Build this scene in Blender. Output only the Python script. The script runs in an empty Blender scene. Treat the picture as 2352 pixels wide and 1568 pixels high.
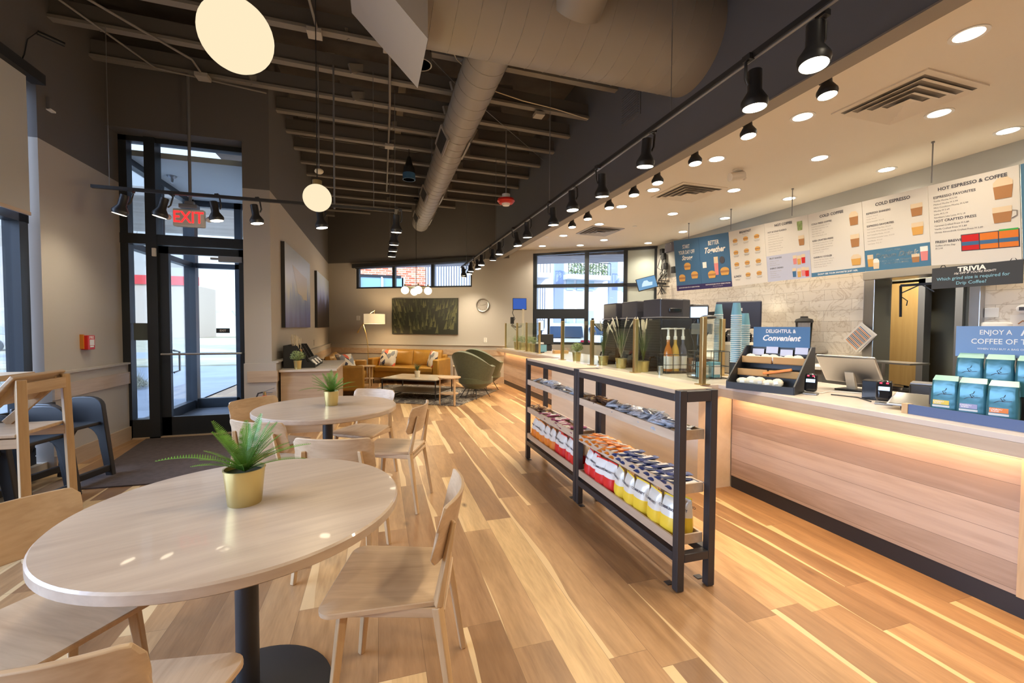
import bpy, bmesh, math, random
from mathutils import Vector, Matrix, noise
C = bpy.context.scene.collection
SC = bpy.context.scene
PI = math.pi
# ------------------------------------------------------------ camera
def make_camera():
    cd = bpy.data.cameras.new('camera'); co = bpy.data.objects.new('camera', cd); C.objects.link(co)
    yaw, pit, rol = 0.300917, 0.0327902, 0.00496506
    cy, sy, cp, sp, cr, sr = math.cos(yaw), math.sin(yaw), math.cos(pit), math.sin(pit), math.cos(rol), math.sin(rol)
    F = Vector((sy*cp, cy*cp, -sp)); r0 = Vector((cy, -sy, 0)); u0 = r0.cross(F)
    R = r0*cr + u0*sr; U = u0*cr - r0*sr
    m = Matrix(((R.x, U.x, -F.x, 0), (R.y, U.y, -F.y, 0), (R.z, U.z, -F.z, 1.39), (0, 0, 0, 1)))
    co.matrix_world = m
    cd.sensor_width = 36; cd.lens = 985/2352*36; cd.clip_start = 0.02; cd.clip_end = 400
    SC.camera = co
make_camera()
# ------------------------------------------------------------ world, sun, exposure
SC.view_settings.view_transform = 'Standard'; SC.view_settings.look = 'None'
SC.view_settings.exposure = 1.0; SC.view_settings.gamma = 1.0; SC.view_settings.use_curve_mapping = False
W = bpy.data.worlds.new('sky'); SC.world = W; W.use_nodes = True
nt = W.node_tree; bgn = nt.nodes['Background']
tc = nt.nodes.new('ShaderNodeTexCoord'); sx = nt.nodes.new('ShaderNodeSeparateXYZ'); rp = nt.nodes.new('ShaderNodeValToRGB')
nt.links.new(tc.outputs['Generated'], sx.inputs[0]); nt.links.new(sx.outputs['Z'], rp.inputs[0]); nt.links.new(rp.outputs[0], bgn.inputs[0])
rp.color_ramp.elements[0].position = 0.0; rp.color_ramp.elements[0].color = (1.0, 0.97, 0.95, 1)
rp.color_ramp.elements[1].position = 0.6; rp.color_ramp.elements[1].color = (0.42, 0.62, 1.0, 1)
e = rp.color_ramp.elements.new(0.2); e.color = (0.72, 0.84, 1.0, 1)
bgn.inputs[1].default_value = 0.8
def sun():
    s = bpy.data.lights.new('sky_light', 'SUN'); s.energy = 8.0; s.angle = 1.2; s.color = (.55, .70, 1)  # second sun, added to bring blue sky light through the left window
    q = bpy.data.objects.new('sky_light', s); C.objects.link(q); q.rotation_euler = Vector((0.9, 0.12, -0.42)).to_track_quat('-Z', 'Y').to_euler()
    l = bpy.data.lights.new('sun', 'SUN'); l.energy = 2.0; l.angle = 0.01; l.color = (1, 0.95, 0.86)
    o = bpy.data.objects.new('sun', l); C.objects.link(o)
    o.rotation_euler = Vector((-0.5, 0.7, -0.5)).to_track_quat('-Z', 'Y').to_euler()
sun()
SC.cycles.use_denoising = True
SC.cycles.max_bounces = 7; SC.cycles.diffuse_bounces = 4; SC.cycles.glossy_bounces = 3; SC.cycles.transmission_bounces = 5
SC.cycles.transparent_max_bounces = 12; SC.cycles.sample_clamp_indirect = 6; SC.cycles.caustics_reflective = False; SC.cycles.caustics_refractive = False
def light(kind, loc, energy, color, size=0.1, rot=None, spot=None, blend=0.5):
    l = bpy.data.lights.new(kind.lower()+'_light', kind); l.energy = energy; l.color = color
    if kind == 'AREA': l.shape = 'DISK'; l.size = size
    else: l.shadow_soft_size = size
    if kind == 'SPOT': l.spot_size = spot or 1.5; l.spot_blend = blend
    o = bpy.data.objects.new(kind.lower()+'_light', l); C.objects.link(o); o.location = loc
    if rot: o.rotation_euler = rot
    return o
# ------------------------------------------------------------ mesh builder
def T(x=0, y=0, z=0): return Matrix.Translation((x, y, z))
def RX(a): return Matrix.Rotation(a, 4, 'X')
def RY(a): return Matrix.Rotation(a, 4, 'Y')
def RZ(a): return Matrix.Rotation(a, 4, 'Z')
def S3(x, y, z): return Matrix.Diagonal((x, y, z, 1))
def aim(p0, p1):
    d = (Vector(p1)-Vector(p0)); q = d.to_track_quat('Z', 'Y'); return Matrix.Translation(p0) @ q.to_matrix().to_4x4(), d.length
class MB:
    def __init__(s): s.v = []; s.f = []; s.m = []
    def add(s, vs, fs, mi=0, M=None):
        k = len(s.v)
        for p in vs: s.v.append(tuple(M @ Vector(p)) if M is not None else tuple(p))
        for f in fs: s.f.append(tuple(i+k for i in f)); s.m.append(mi)
        return s
    def box(s, x0, x1, y0, y1, z0, z1, mi=0, M=None):
        return s.add([(x0,y0,z0),(x1,y0,z0),(x1,y1,z0),(x0,y1,z0),(x0,y0,z1),(x1,y0,z1),(x1,y1,z1),(x0,y1,z1)],
                     [(3,2,1,0),(4,5,6,7),(0,1,5,4),(1,2,6,5),(2,3,7,6),(3,0,4,7)], mi, M)
    def cbox(s, c, d, mi=0, M=None):
        return s.box(c[0]-d[0]/2, c[0]+d[0]/2, c[1]-d[1]/2, c[1]+d[1]/2, c[2]-d[2]/2, c[2]+d[2]/2, mi, M)
    def lathe(s, prof, n=24, mi=0, M=None, close=True):
        vs = []; fs = []; k = len(prof)
        for i in range(n):
            a = 2*PI*i/n
            for r, z in prof: vs.append((r*math.cos(a), r*math.sin(a), z))
        for i in range(n):
            j = (i+1) % n
            for t in range(k-1): fs.append((i*k+t, j*k+t, j*k+t+1, i*k+t+1))
        if close:
            fs.append(tuple(i*k for i in range(n))[::-1]); fs.append(tuple(i*k+k-1 for i in range(n)))
        return s.add(vs, fs, mi, M)
    def cyl(s, p0, p1, r, r1=None, n=12, mi=0, cap=True):
        M, L = aim(p0, p1); return s.lathe([(r, 0), (r if r1 is None else r1, L)], n, mi, M, cap)
    def bar(s, p0, p1, w, h, mi=0, w1=None, h1=None):
        M, L = aim(p0, p1); w1 = w1 or w; h1 = h1 or h; a, b, c, d = w/2, h/2, w1/2, h1/2
        return s.add([(-a,-b,0),(a,-b,0),(a,b,0),(-a,b,0),(-c,-d,L),(c,-d,L),(c,d,L),(-c,d,L)],
                     [(3,2,1,0),(4,5,6,7),(0,1,5,4),(1,2,6,5),(2,3,7,6),(3,0,4,7)], mi, M)
    def tube(s, pts, r, n=8, mi=0):
        pts = [Vector(p) for p in pts]; vs = []; fs = []
        rr = r if isinstance(r, (list, tuple)) else [r]*len(pts); ref = None
        for i, p in enumerate(pts):
            t = (pts[min(i+1, len(pts)-1)] - pts[max(i-1, 0)]).normalized()
            if ref is None: ref = Vector((0,0,1)) if abs(t.z) < .9 else Vector((1,0,0))
            u = (ref - t*ref.dot(t)).normalized(); ref = u; w = t.cross(u)
            for k in range(n): vs.append(p + (u*math.cos(2*PI*k/n) + w*math.sin(2*PI*k/n))*rr[i])
        for i in range(len(pts)-1):
            for k in range(n): fs.append((i*n+k, i*n+(k+1) % n, (i+1)*n+(k+1) % n, (i+1)*n+k))
        fs.append(tuple(range(n))[::-1]); fs.append(tuple((len(pts)-1)*n+k for k in range(n)))
        return s.add(vs, fs, mi)
    def prism(s, poly, z0, z1, mi=0, M=None):
        n = len(poly)
        return s.add([(x, y, z0) for x, y in poly]+[(x, y, z1) for x, y in poly],
                     [tuple(range(n))[::-1], tuple(range(n, 2*n))]+[(i, (i+1) % n, n+(i+1) % n, n+i) for i in range(n)], mi, M)
    def sph(s, c, r, n=16, mi=0, sc=(1,1,1)):
        k = max(6, n//2)
        pr = [(max(1e-4, math.sin(PI*i/k))*r, -math.cos(PI*i/k)*r) for i in range(k+1)]
        return s.lathe(pr, n, mi, T(*c) @ S3(*sc), True)
    def grid(s, fn, nu, nv, mi=0, M=None):
        vs = [fn(i/nu, j/nv) for j in range(nv+1) for i in range(nu+1)]
        return s.add(vs, [(j*(nu+1)+i, j*(nu+1)+i+1, (j+1)*(nu+1)+i+1, (j+1)*(nu+1)+i) for j in range(nv) for i in range(nu)], mi, M)
    def slab(s, fn, nu, nv, th, mi=0, M=None):   # closed curved panel: fn gives the mid surface, th along the local normal
        def nrm(u, v):
            e = 1e-3; a = Vector(fn(min(1,u+e), v))-Vector(fn(max(0,u-e), v)); b = Vector(fn(u, min(1,v+e)))-Vector(fn(u, max(0,v-e)))
            return a.cross(b).normalized()
        A = []; B = []
        for j in range(nv+1):
            for i in range(nu+1):
                p = Vector(fn(i/nu, j/nv)); q = nrm(i/nu, j/nv)*th/2; A.append(p+q); B.append(p-q)
        k = len(A); w = nu+1; fs = []
        for j in range(nv):
            for i in range(nu):
                a = j*w+i; fs.append((a, a+1, a+w+1, a+w)); fs.append((k+a, k+a+w, k+a+w+1, k+a+1))
        per = [i for i in range(w)]+[j*w+nu for j in range(1, nv+1)]+[nv*w+i for i in range(nu-1, -1, -1)]+[j*w for j in range(nv-1, 0, -1)]
        for q in range(len(per)):
            a, b = per[q], per[(q+1) % len(per)]; fs.append((a, k+a, k+b, b))
        return s.add(A+B, fs, mi, M)
def rrect(w, h, r, n=5, cx=0, cy=0):
    p = []
    for qx, qy, a0 in ((1,1,0),(-1,1,90),(-1,-1,180),(1,-1,270)):
        for i in range(n+1):
            a = math.radians(a0+90*i/n); p.append((cx+qx*(w/2-r)+r*math.cos(a), cy+qy*(h/2-r)+r*math.sin(a)))
    return p
def obj(name, mb, mats, parent=None, sm=35, bevel=0, M=None):
    me = bpy.data.meshes.new(name); me.from_pydata([tuple(v) for v in mb.v], [], mb.f)
    if not isinstance(mats, (list, tuple)): mats = [mats]
    for m in mats: me.materials.append(m)
    if len(mats) > 1: me.polygons.foreach_set('material_index', mb.m)
    me.validate(); me.update()
    bm = bmesh.new(); bm.from_mesh(me); bmesh.ops.recalc_face_normals(bm, faces=bm.faces); bm.to_mesh(me); bm.free()
    if sm:
        me.polygons.foreach_set('use_smooth', [True]*len(me.polygons)); me.set_sharp_from_angle(angle=math.radians(sm))
    o = bpy.data.objects.new(name, me); C.objects.link(o)
    if parent: o.parent = parent
    if M is not None: o.matrix_local = M
    if bevel:
        b = o.modifiers.new('bevel', 'BEVEL'); b.width = bevel; b.segments = 2; b.limit_method = 'ANGLE'; b.angle_limit = math.radians(50)
    return o
def tag(o, label=None, cat=None, group=None, kind=None):
    if label: o['label'] = label
    if cat: o['category'] = cat
    if group: o['group'] = group
    if kind: o['kind'] = kind
    return o
def thing(name, label, cat, loc=(0,0,0), rz=0, group=None):
    o = bpy.data.objects.new(name, None); C.objects.link(o); o.location = loc; o.rotation_euler = (0,0,rz); o.empty_display_size = .1
    return tag(o, label, cat, group)
def dup(o, loc=None, rz=None, label=None, group=None, parent=None):
    c = o.copy(); C.objects.link(c)
    if parent is not None: c.parent = parent
    for ch in list(o.children): dup(ch, parent=c)
    if loc is not None: c.location = loc
    if rz is not None: c.rotation_euler = rz if isinstance(rz, (tuple, list)) else (0,0,rz)
    if label: c['label'] = label
    if group: c['group'] = group
    return c
def struct(name, mb, mats, label=None, **k):
    o = obj(name, mb, mats, **k)
    if k.get('parent') is None: tag(o, label, kind='structure')
    return o
# text as mesh in the XY plane, centred or left aligned
_tx = {}
def text(s, size=.1, align='CENTER', bold=0, shear=0, sx=1.0):
    key = (s, size, align, bold, shear, sx)
    if key in _tx: return _tx[key]
    cu = bpy.data.curves.new('t', 'FONT'); cu.body = s; cu.size = size; cu.align_x = align; cu.align_y = 'CENTER'; cu.offset = bold*size; cu.shear = shear
    cu.resolution_u = 2; cu.fill_mode = 'FRONT'
    ob = bpy.data.objects.new('t', cu); me = ob.to_mesh()
    r = ([(v.co.x*sx, v.co.y, 0) for v in me.vertices], [tuple(p.vertices) for p in me.polygons])
    ob.to_mesh_clear(); bpy.data.objects.remove(ob); bpy.data.curves.remove(cu); _tx[key] = r
    return r
def put_text(mb, s, size, M, align='CENTER', bold=0, mi=0, shear=0, sx=1.0):
    v, f = text(s, size, align, bold, shear, sx); mb.add(v, f, mi, M)
# ------------------------------------------------------------ materials
def nodes(name):
    m = bpy.data.materials.new(name); m.use_nodes = True; n = m.node_tree; return m, n, n.nodes['Principled BSDF']
def P(name, col, rough=.5, metal=0, spec=.5, bump=0, bscale=60, coat=0, var=0, vscale=8, trans=0, emit=0, ecol=None, sheen=0, alpha=1):
    m, n, b = nodes(name); b.inputs['Base Color'].default_value = (*col, 1); b.inputs['Roughness'].default_value = rough
    b.inputs['Metallic'].default_value = metal; b.inputs['Specular IOR Level'].default_value = spec; b.inputs['Coat Weight'].default_value = coat
    b.inputs['Transmission Weight'].default_value = trans; b.inputs['Sheen Weight'].default_value = sheen
    if emit: b.inputs['Emission Color'].default_value = (*(ecol or col), 1); b.inputs['Emission Strength'].default_value = emit
    if bump or var:
        t = n.nodes.new('ShaderNodeTexCoord')
        if bump:
            x = n.nodes.new('ShaderNodeTexNoise'); x.inputs['Scale'].default_value = bscale; x.inputs['Detail'].default_value = 3
            u = n.nodes.new('ShaderNodeBump'); u.inputs['Strength'].default_value = bump; u.inputs['Distance'].default_value = .01
            n.links.new(t.outputs['Object'], x.inputs[0]); n.links.new(x.outputs[0], u.inputs['Height']); n.links.new(u.outputs[0], b.inputs['Normal'])
        if var:
            x = n.nodes.new('ShaderNodeTexNoise'); x.inputs['Scale'].default_value = vscale; x.inputs['Detail'].default_value = 4
            r = n.nodes.new('ShaderNodeValToRGB'); r.color_ramp.elements[0].position = .3; r.color_ramp.elements[1].position = .7
            r.color_ramp.elements[0].color = (*[c*(1-var) for c in col], 1); r.color_ramp.elements[1].color = (*[min(1, c*(1+var)) for c in col], 1)
            n.links.new(t.outputs['Object'], x.inputs[0]); n.links.new(x.outputs[0], r.inputs[0]); n.links.new(r.outputs[0], b.inputs['Base Color'])
    return m
def emis(name, col, s):
    m = bpy.data.materials.new(name); m.use_nodes = True; n = m.node_tree; n.nodes.remove(n.nodes['Principled BSDF'])
    e = n.nodes.new('ShaderNodeEmission'); e.inputs[0].default_value = (*col, 1); e.inputs[1].default_value = s
    n.links.new(e.outputs[0], n.nodes['Material Output'].inputs[0]); return m
def mth(n, op, a, b=None):
    x = n.nodes.new('ShaderNodeMath'); x.operation = op
    for i, q in enumerate((a, b)):
        if q is None: continue
        if isinstance(q, (int, float)): x.inputs[i].default_value = q
        else: n.links.new(q, x.inputs[i])
    return x.outputs[0]
def mixc(n, f, a, b):
    x = n.nodes.new('ShaderNodeMix'); x.data_type = 'RGBA'
    for i, q in ((0, f), (6, a), (7, b)):
        if isinstance(q, (int, float)): x.inputs[i].default_value = q
        elif isinstance(q, tuple): x.inputs[i].default_value = (*q[:3], 1)
        else: n.links.new(q, x.inputs[i])
    return x.outputs[2]
def WOOD(name, dark, light_, axis='Y', sc=1.0, rough=.45, rings=1.0, coat=0, board=0, baxis='X'):
    m, n, b = nodes(name); t = n.nodes.new('ShaderNodeTexCoord'); mp = n.nodes.new('ShaderNodeMapping')
    k = {'X': (1.2, 14, 14), 'Y': (14, 1.2, 14), 'Z': (14, 14, 1.2)}[axis]; mp.inputs['Scale'].default_value = [q*sc for q in k]
    n.links.new(t.outputs['Object'], mp.inputs[0]); vec = mp.outputs[0]
    a = n.nodes.new('ShaderNodeTexNoise'); a.inputs['Scale'].default_value = 1.0; a.inputs['Detail'].default_value = 5; a.inputs['Distortion'].default_value = 1.2*rings
    c = n.nodes.new('ShaderNodeTexNoise'); c.inputs['Scale'].default_value = 6.0; c.inputs['Detail'].default_value = 2
    n.links.new(vec, a.inputs[0]); n.links.new(vec, c.inputs[0])
    f = mth(n, 'ADD', mth(n, 'MULTIPLY', a.outputs[0], .75), mth(n, 'MULTIPLY', c.outputs[0], .25))
    if board:
        s = n.nodes.new('ShaderNodeSeparateXYZ'); n.links.new(t.outputs['Object'], s.inputs[0])
        q = mth(n, 'DIVIDE', s.outputs[baxis], board); w = n.nodes.new('ShaderNodeTexWhiteNoise'); w.noise_dimensions = '1D'; n.links.new(mth(n, 'FLOOR', q), w.inputs['W'])
        f = mth(n, 'ADD', f, mth(n, 'MULTIPLY', mth(n, 'SUBTRACT', w.outputs[0], .5), .35))
    r = n.nodes.new('ShaderNodeValToRGB'); r.color_ramp.elements[0].position = .32; r.color_ramp.elements[1].position = .68
    r.color_ramp.elements[0].color = (*dark, 1); r.color_ramp.elements[1].color = (*light_, 1); n.links.new(f, r.inputs[0]); col = r.outputs[0]
    if board:
        fr = mth(n, 'FRACT', q); e1 = mth(n, 'LESS_THAN', fr, .012*.15/board)
        col = mixc(n, e1, col, tuple(q_*.35 for q_ in dark))
    n.links.new(col, b.inputs['Base Color']); b.inputs['Roughness'].default_value = rough; b.inputs['Coat Weight'].default_value = coat
    return m
def FLOOR():
    m, n, b = nodes('hickory_planks'); t = n.nodes.new('ShaderNodeTexCoord'); s = n.nodes.new('ShaderNodeSeparateXYZ'); n.links.new(t.outputs['Object'], s.inputs[0])
    X, Y = s.outputs['X'], s.outputs['Y']; w = .185
    xi = mth(n, 'DIVIDE', mth(n, 'ADD', X, 10), w); row = mth(n, 'FLOOR', xi); fx = mth(n, 'FRACT', xi)
    def wn(v, off):
        q = n.nodes.new('ShaderNodeTexWhiteNoise'); q.noise_dimensions = '1D'; n.links.new(mth(n, 'ADD', v, off), q.inputs['W']); return q.outputs[0]
    L = mth(n, 'ADD', mth(n, 'MULTIPLY', wn(row, .37), .8), 1.1)
    yi = mth(n, 'DIVIDE', mth(n, 'ADD', Y, mth(n, 'MULTIPLY', wn(row, 5.1), 9)), L); cell = mth(n, 'FLOOR', yi); fy = mth(n, 'FRACT', yi)
    idn = mth(n, 'ADD', mth(n, 'MULTIPLY', row, 17.31), mth(n, 'MULTIPLY', cell, 3.77))
    r1, r2, r3 = wn(idn, 0.1), wn(idn, 9.7), wn(idn, 21.3)
    cmb = n.nodes.new('ShaderNodeCombineXYZ'); n.links.new(mth(n, 'ADD', mth(n, 'MULTIPLY', X, 9), mth(n, 'MULTIPLY', r1, 40)), cmb.inputs[0]); n.links.new(mth(n, 'MULTIPLY', Y, 1.1), cmb.inputs[1]); n.links.new(mth(n, 'MULTIPLY', r2, 30), cmb.inputs[2])
    g = n.nodes.new('ShaderNodeTexNoise'); g.inputs['Scale'].default_value = 1; g.inputs['Detail'].default_value = 6; g.inputs['Distortion'].default_value = 1.6; n.links.new(cmb.outputs[0], g.inputs[0])
    g2 = n.nodes.new('ShaderNodeTexNoise'); g2.inputs['Scale'].default_value = 9; g2.inputs['Detail'].default_value = 2; n.links.new(cmb.outputs[0], g2.inputs[0])
    base = n.nodes.new('ShaderNodeValToRGB'); cr = base.color_ramp
    cr.elements[0].position = 0; cr.elements[0].color = (.25, .135, .062, 1); cr.elements[1].position = 1; cr.elements[1].color = (.66, .45, .22, 1)
    for p_, c_ in ((.3, (.36, .205, .098, 1)), (.6, (.44, .262, .125, 1)), (.82, (.49, .30, .145, 1)), (.88, (.60, .39, .19, 1))): cr.elements.new(p_).color = c_
    n.links.new(r1, base.inputs[0]); col = base.outputs[0]
    gr = n.nodes.new('ShaderNodeValToRGB'); gr.color_ramp.elements[0].position = .3; gr.color_ramp.elements[1].position = .7
    gr.color_ramp.elements[0].color = (.66, .60, .55, 1); gr.color_ramp.elements[1].color = (1.12, 1.1, 1.08, 1)
    n.links.new(mth(n, 'ADD', mth(n, 'MULTIPLY', g.outputs[0], .7), mth(n, 'MULTIPLY', g2.outputs[0], .3)), gr.inputs[0])
    mx = n.nodes.new('ShaderNodeMix'); mx.data_type = 'RGBA'; mx.blend_type = 'MULTIPLY'; mx.inputs[0].default_value = 1; n.links.new(col, mx.inputs[6]); n.links.new(gr.outputs[0], mx.inputs[7]); col = mx.outputs[2]
    # pale sapwood band along one edge of some planks, with a wavy boundary
    wv = n.nodes.new('ShaderNodeTexNoise'); wv.noise_dimensions = '1D'; wv.inputs['Scale'].default_value = .8; n.links.new(mth(n, 'ADD', Y, mth(n, 'MULTIPLY', r3, 50)), wv.inputs['W'])
    wid = mth(n, 'ADD', mth(n, 'MULTIPLY', mth(n, 'SUBTRACT', r3, .52), .75), mth(n, 'MULTIPLY', mth(n, 'SUBTRACT', wv.outputs[0], .5), .55))
    band = mth(n, 'LESS_THAN', fx, wid)
    col = mixc(n, mth(n, 'MULTIPLY', band, .82), col, (.72, .51, .27))
    # knots
    v = n.nodes.new('ShaderNodeTexVoronoi'); v.inputs['Scale'].default_value = 1.0; cm2 = n.nodes.new('ShaderNodeCombineXYZ')
    n.links.new(mth(n, 'MULTIPLY', X, 4.2), cm2.inputs[0]); n.links.new(mth(n, 'MULTIPLY', Y, 1.9), cm2.inputs[1]); n.links.new(cm2.outputs[0], v.inputs[0])
    kn = n.nodes.new('ShaderNodeMapRange'); n.links.new(v.outputs['Distance'], kn.inputs[0]); kn.inputs[1].default_value = .02; kn.inputs[2].default_value = .11; kn.inputs[3].default_value = 1; kn.inputs[4].default_value = 0
    sp = n.nodes.new('ShaderNodeSeparateColor'); n.links.new(v.outputs['Color'], sp.inputs[0])
    kf = mth(n, 'MULTIPLY', kn.outputs[0], mth(n, 'GREATER_THAN', sp.outputs[0], .62))
    col = mixc(n, mth(n, 'MULTIPLY', kf, .8), col, (.10, .045, .02))
    edge = mth(n, 'MAXIMUM', mth(n, 'LESS_THAN', fx, .012), mth(n, 'LESS_THAN', fy, .0016))
    col = mixc(n, mth(n, 'MULTIPLY', edge, .6), col, (.12, .06, .03))
    n.links.new(col, b.inputs['Base Color']); b.inputs['Roughness'].default_value = .36; b.inputs['Specular IOR Level'].default_value = .45
    rr = mth(n, 'ADD', mth(n, 'MULTIPLY', g.outputs[0], .12), .31); n.links.new(rr, b.inputs['Roughness'])
    return m
def TILE():
    m, n, b = nodes('marble_plank_tile'); t = n.nodes.new('ShaderNodeTexCoord'); mp = n.nodes.new('ShaderNodeMapping'); n.links.new(t.outputs['Object'], mp.inputs[0])
    s = n.nodes.new('ShaderNodeSeparateXYZ'); n.links.new(t.outputs['Object'], s.inputs[0]); c = n.nodes.new('ShaderNodeCombineXYZ')
    n.links.new(s.outputs['Y'], c.inputs[0]); n.links.new(s.outputs['Z'], c.inputs[1])
    br = n.nodes.new('ShaderNodeTexBrick'); n.links.new(c.outputs[0], br.inputs[0]); br.offset = .37
    for k, v in (('Scale', 1), ('Mortar Size', .0025), ('Brick Width', .6), ('Row Height', .15), ('Bias', 0), ('Mortar Smooth', .1)): br.inputs[k].default_value = v
    br.inputs['Color1'].default_value = (.62, .55, .47, 1); br.inputs['Color2'].default_value = (.74, .68, .60, 1); br.inputs['Mortar'].default_value = (.42, .37, .31, 1)
    nz = n.nodes.new('ShaderNodeTexNoise'); nz.inputs['Scale'].default_value = 3.2; nz.inputs['Detail'].default_value = 7; nz.inputs['Distortion'].default_value = 2.2; n.links.new(c.outputs[0], nz.inputs[0])
    r = n.nodes.new('ShaderNodeValToRGB'); e = r.color_ramp.elements; e[0].position = .47; e[0].color = (1,1,1,1); e[1].position = .53; e[1].color = (1,1,1,1); k = e.new(.5); k.color = (.72, .66, .6, 1)
    n.links.new(nz.outputs[0], r.inputs[0]); mx = n.nodes.new('ShaderNodeMix'); mx.data_type = 'RGBA'; mx.blend_type = 'MULTIPLY'; mx.inputs[0].default_value = .8
    n.links.new(br.outputs[0], mx.inputs[6]); n.links.new(r.outputs[0], mx.inputs[7]); n.links.new(mx.outputs[2], b.inputs['Base Color']); b.inputs['Roughness'].default_value = .16
    return m
def BRICKM():
    m, n, b = nodes('red_brick'); t = n.nodes.new('ShaderNodeTexCoord'); s = n.nodes.new('ShaderNodeSeparateXYZ'); n.links.new(t.outputs['Object'], s.inputs[0]); c = n.nodes.new('ShaderNodeCombineXYZ')
    n.links.new(s.outputs['X'], c.inputs[0]); n.links.new(s.outputs['Z'], c.inputs[1]); br = n.nodes.new('ShaderNodeTexBrick'); n.links.new(c.outputs[0], br.inputs[0])
    for k, v in (('Scale', 1), ('Mortar Size', .012), ('Brick Width', .36), ('Row Height', .12), ('Bias', -.1)): br.inputs[k].default_value = v
    br.inputs['Color1'].default_value = (.55, .12, .05, 1); br.inputs['Color2'].default_value = (.75, .38, .22, 1); br.inputs['Mortar'].default_value = (.75, .68, .6, 1)
    n.links.new(br.outputs[0], b.inputs['Base Color']); b.inputs['Roughness'].default_value = .9; return m
def GLASS(name, tint=(.95, .98, 1), refl=.12):
    m = bpy.data.materials.new(name); m.use_nodes = True; n = m.node_tree; n.nodes.remove(n.nodes['Principled BSDF'])
    a = n.nodes.new('ShaderNodeBsdfTransparent'); a.inputs[0].default_value = (*tint, 1); g = n.nodes.new('ShaderNodeBsdfGlossy'); g.inputs['Roughness'].default_value = .02
    lw = n.nodes.new('ShaderNodeLayerWeight'); lw.inputs[0].default_value = .25; x = n.nodes.new('ShaderNodeMixShader')
    n.links.new(mth(n, 'MULTIPLY', lw.outputs['Fresnel'], refl*4), x.inputs[0]); n.links.new(a.outputs[0], x.inputs[1]); n.links.new(g.outputs[0], x.inputs[2])
    n.links.new(x.outputs[0], n.nodes['Material Output'].inputs[0]); return m
def PILLOW():
    m, n, b = nodes('patterned_linen'); t = n.nodes.new('ShaderNodeTexCoord'); v = n.nodes.new('ShaderNodeTexVoronoi'); v.inputs['Scale'].default_value = 9; n.links.new(t.outputs['Object'], v.inputs[0])
    s = n.nodes.new('ShaderNodeSeparateColor'); n.links.new(v.outputs['Color'], s.inputs[0]); r = n.nodes.new('ShaderNodeValToRGB'); r.color_ramp.interpolation = 'CONSTANT'
    e = r.color_ramp.elements; e[0].color = (.75, .70, .62, 1); e[1].position = .4; e[1].color = (.05, .055, .10, 1)
    for p_, c_ in ((.55, (.30, .32, .36, 1)), (.68, (.62, .50, .36, 1)), (.8, (.8, .16, .09, 1)), (.88, (.8, .76, .7, 1))): e.new(p_).color = c_
    n.links.new(s.outputs[0], r.inputs[0]); n.links.new(r.outputs[0], b.inputs['Base Color']); b.inputs['Roughness'].default_value = .9; return m
def RUG():
    m, n, b = nodes('distressed_rug'); t = n.nodes.new('ShaderNodeTexCoord'); a = n.nodes.new('ShaderNodeTexNoise'); a.inputs['Scale'].default_value = 3.5; a.inputs['Detail'].default_value = 8; a.inputs['Distortion'].default_value = 2.5
    n.links.new(t.outputs['Object'], a.inputs[0]); r = n.nodes.new('ShaderNodeValToRGB'); e = r.color_ramp.elements; e[0].position = .35; e[0].color = (.05, .042, .045, 1); e[1].position = .62; e[1].color = (.15, .12, .10, 1)
    k = e.new(.51); k.color = (.55, .50, .40, 1); k = e.new(.48); k.color = (.12, .10, .09, 1); k = e.new(.54); k.color = (.13, .11, .10, 1)
    n.links.new(a.outputs[0], r.inputs[0]); n.links.new(r.outputs[0], b.inputs['Base Color']); b.inputs['Roughness'].default_value = .95; return m
def ART(name, kind):
    m, n, b = nodes(name); t = n.nodes.new('ShaderNodeTexCoord'); s = n.nodes.new('ShaderNodeSeparateXYZ'); n.links.new(t.outputs['Object'], s.inputs[0])
    a = n.nodes.new('ShaderNodeTexNoise'); a.inputs['Detail'].default_value = 6; a.inputs['Scale'].default_value = 2.2; mp = n.nodes.new('ShaderNodeMapping'); n.links.new(t.outputs['Object'], mp.inputs[0]); n.links.new(mp.outputs[0], a.inputs[0])
    mp.inputs['Scale'].default_value = (1, 1.6, .5); h = mth(n, 'ADD', s.outputs['Z'], mth(n, 'MULTIPLY', mth(n, 'SUBTRACT', a.outputs[0], .5), .7))
    r = n.nodes.new('ShaderNodeValToRGB'); e = r.color_ramp.elements
    if kind == 'a': st = [(0, (.05, .07, .30)), (.18, (.10, .15, .50)), (.42, (.22, .33, .62)), (.55, (.50, .53, .55)), (.75, (.55, .58, .60)), (1, (.50, .55, .60))]
    else: st = [(0, (.02, .012, .012)), (.30, (.035, .02, .025)), (.48, (.07, .08, .22)), (.60, (.25, .33, .75)), (.75, (.45, .55, .85)), (1, (.5, .58, .68))]
    e[0].position = 0; e[0].color = (*st[0][1], 1); e[1].position = 1; e[1].color = (*st[-1][1], 1)
    for p_, c_ in st[1:-1]: e.new(p_).color = (*c_, 1)
    n.links.new(mth(n, 'DIVIDE', h, 1.2), r.inputs[0]); n.links.new(r.outputs[0], b.inputs['Base Color']); b.inputs['Roughness'].default_value = .35; return m
M = {}
M['floor'] = FLOOR(); M['tile'] = TILE(); M['brick'] = BRICKM()
M['wall'] = P('warm_grey_paint', (.47, .43, .385), .75, bump=.03, bscale=180)
M['dark'] = P('dark_taupe_paint', (.125, .113, .106), .7, bump=.03, bscale=180)
M['bulk'] = P('slate_paint', (.14, .145, .165), .7)
M['ceil'] = P('warm_white_ceiling', (.80, .735, .64), .8)
M['soffit'] = P('soffit_paint', (.30, .27, .235), .8)
M['roof'] = P('painted_deck', (.10, .086, .078), .85, var=.25, vscale=3)
M['joist'] = P('painted_joist', (.125, .113, .105), .6)
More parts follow.
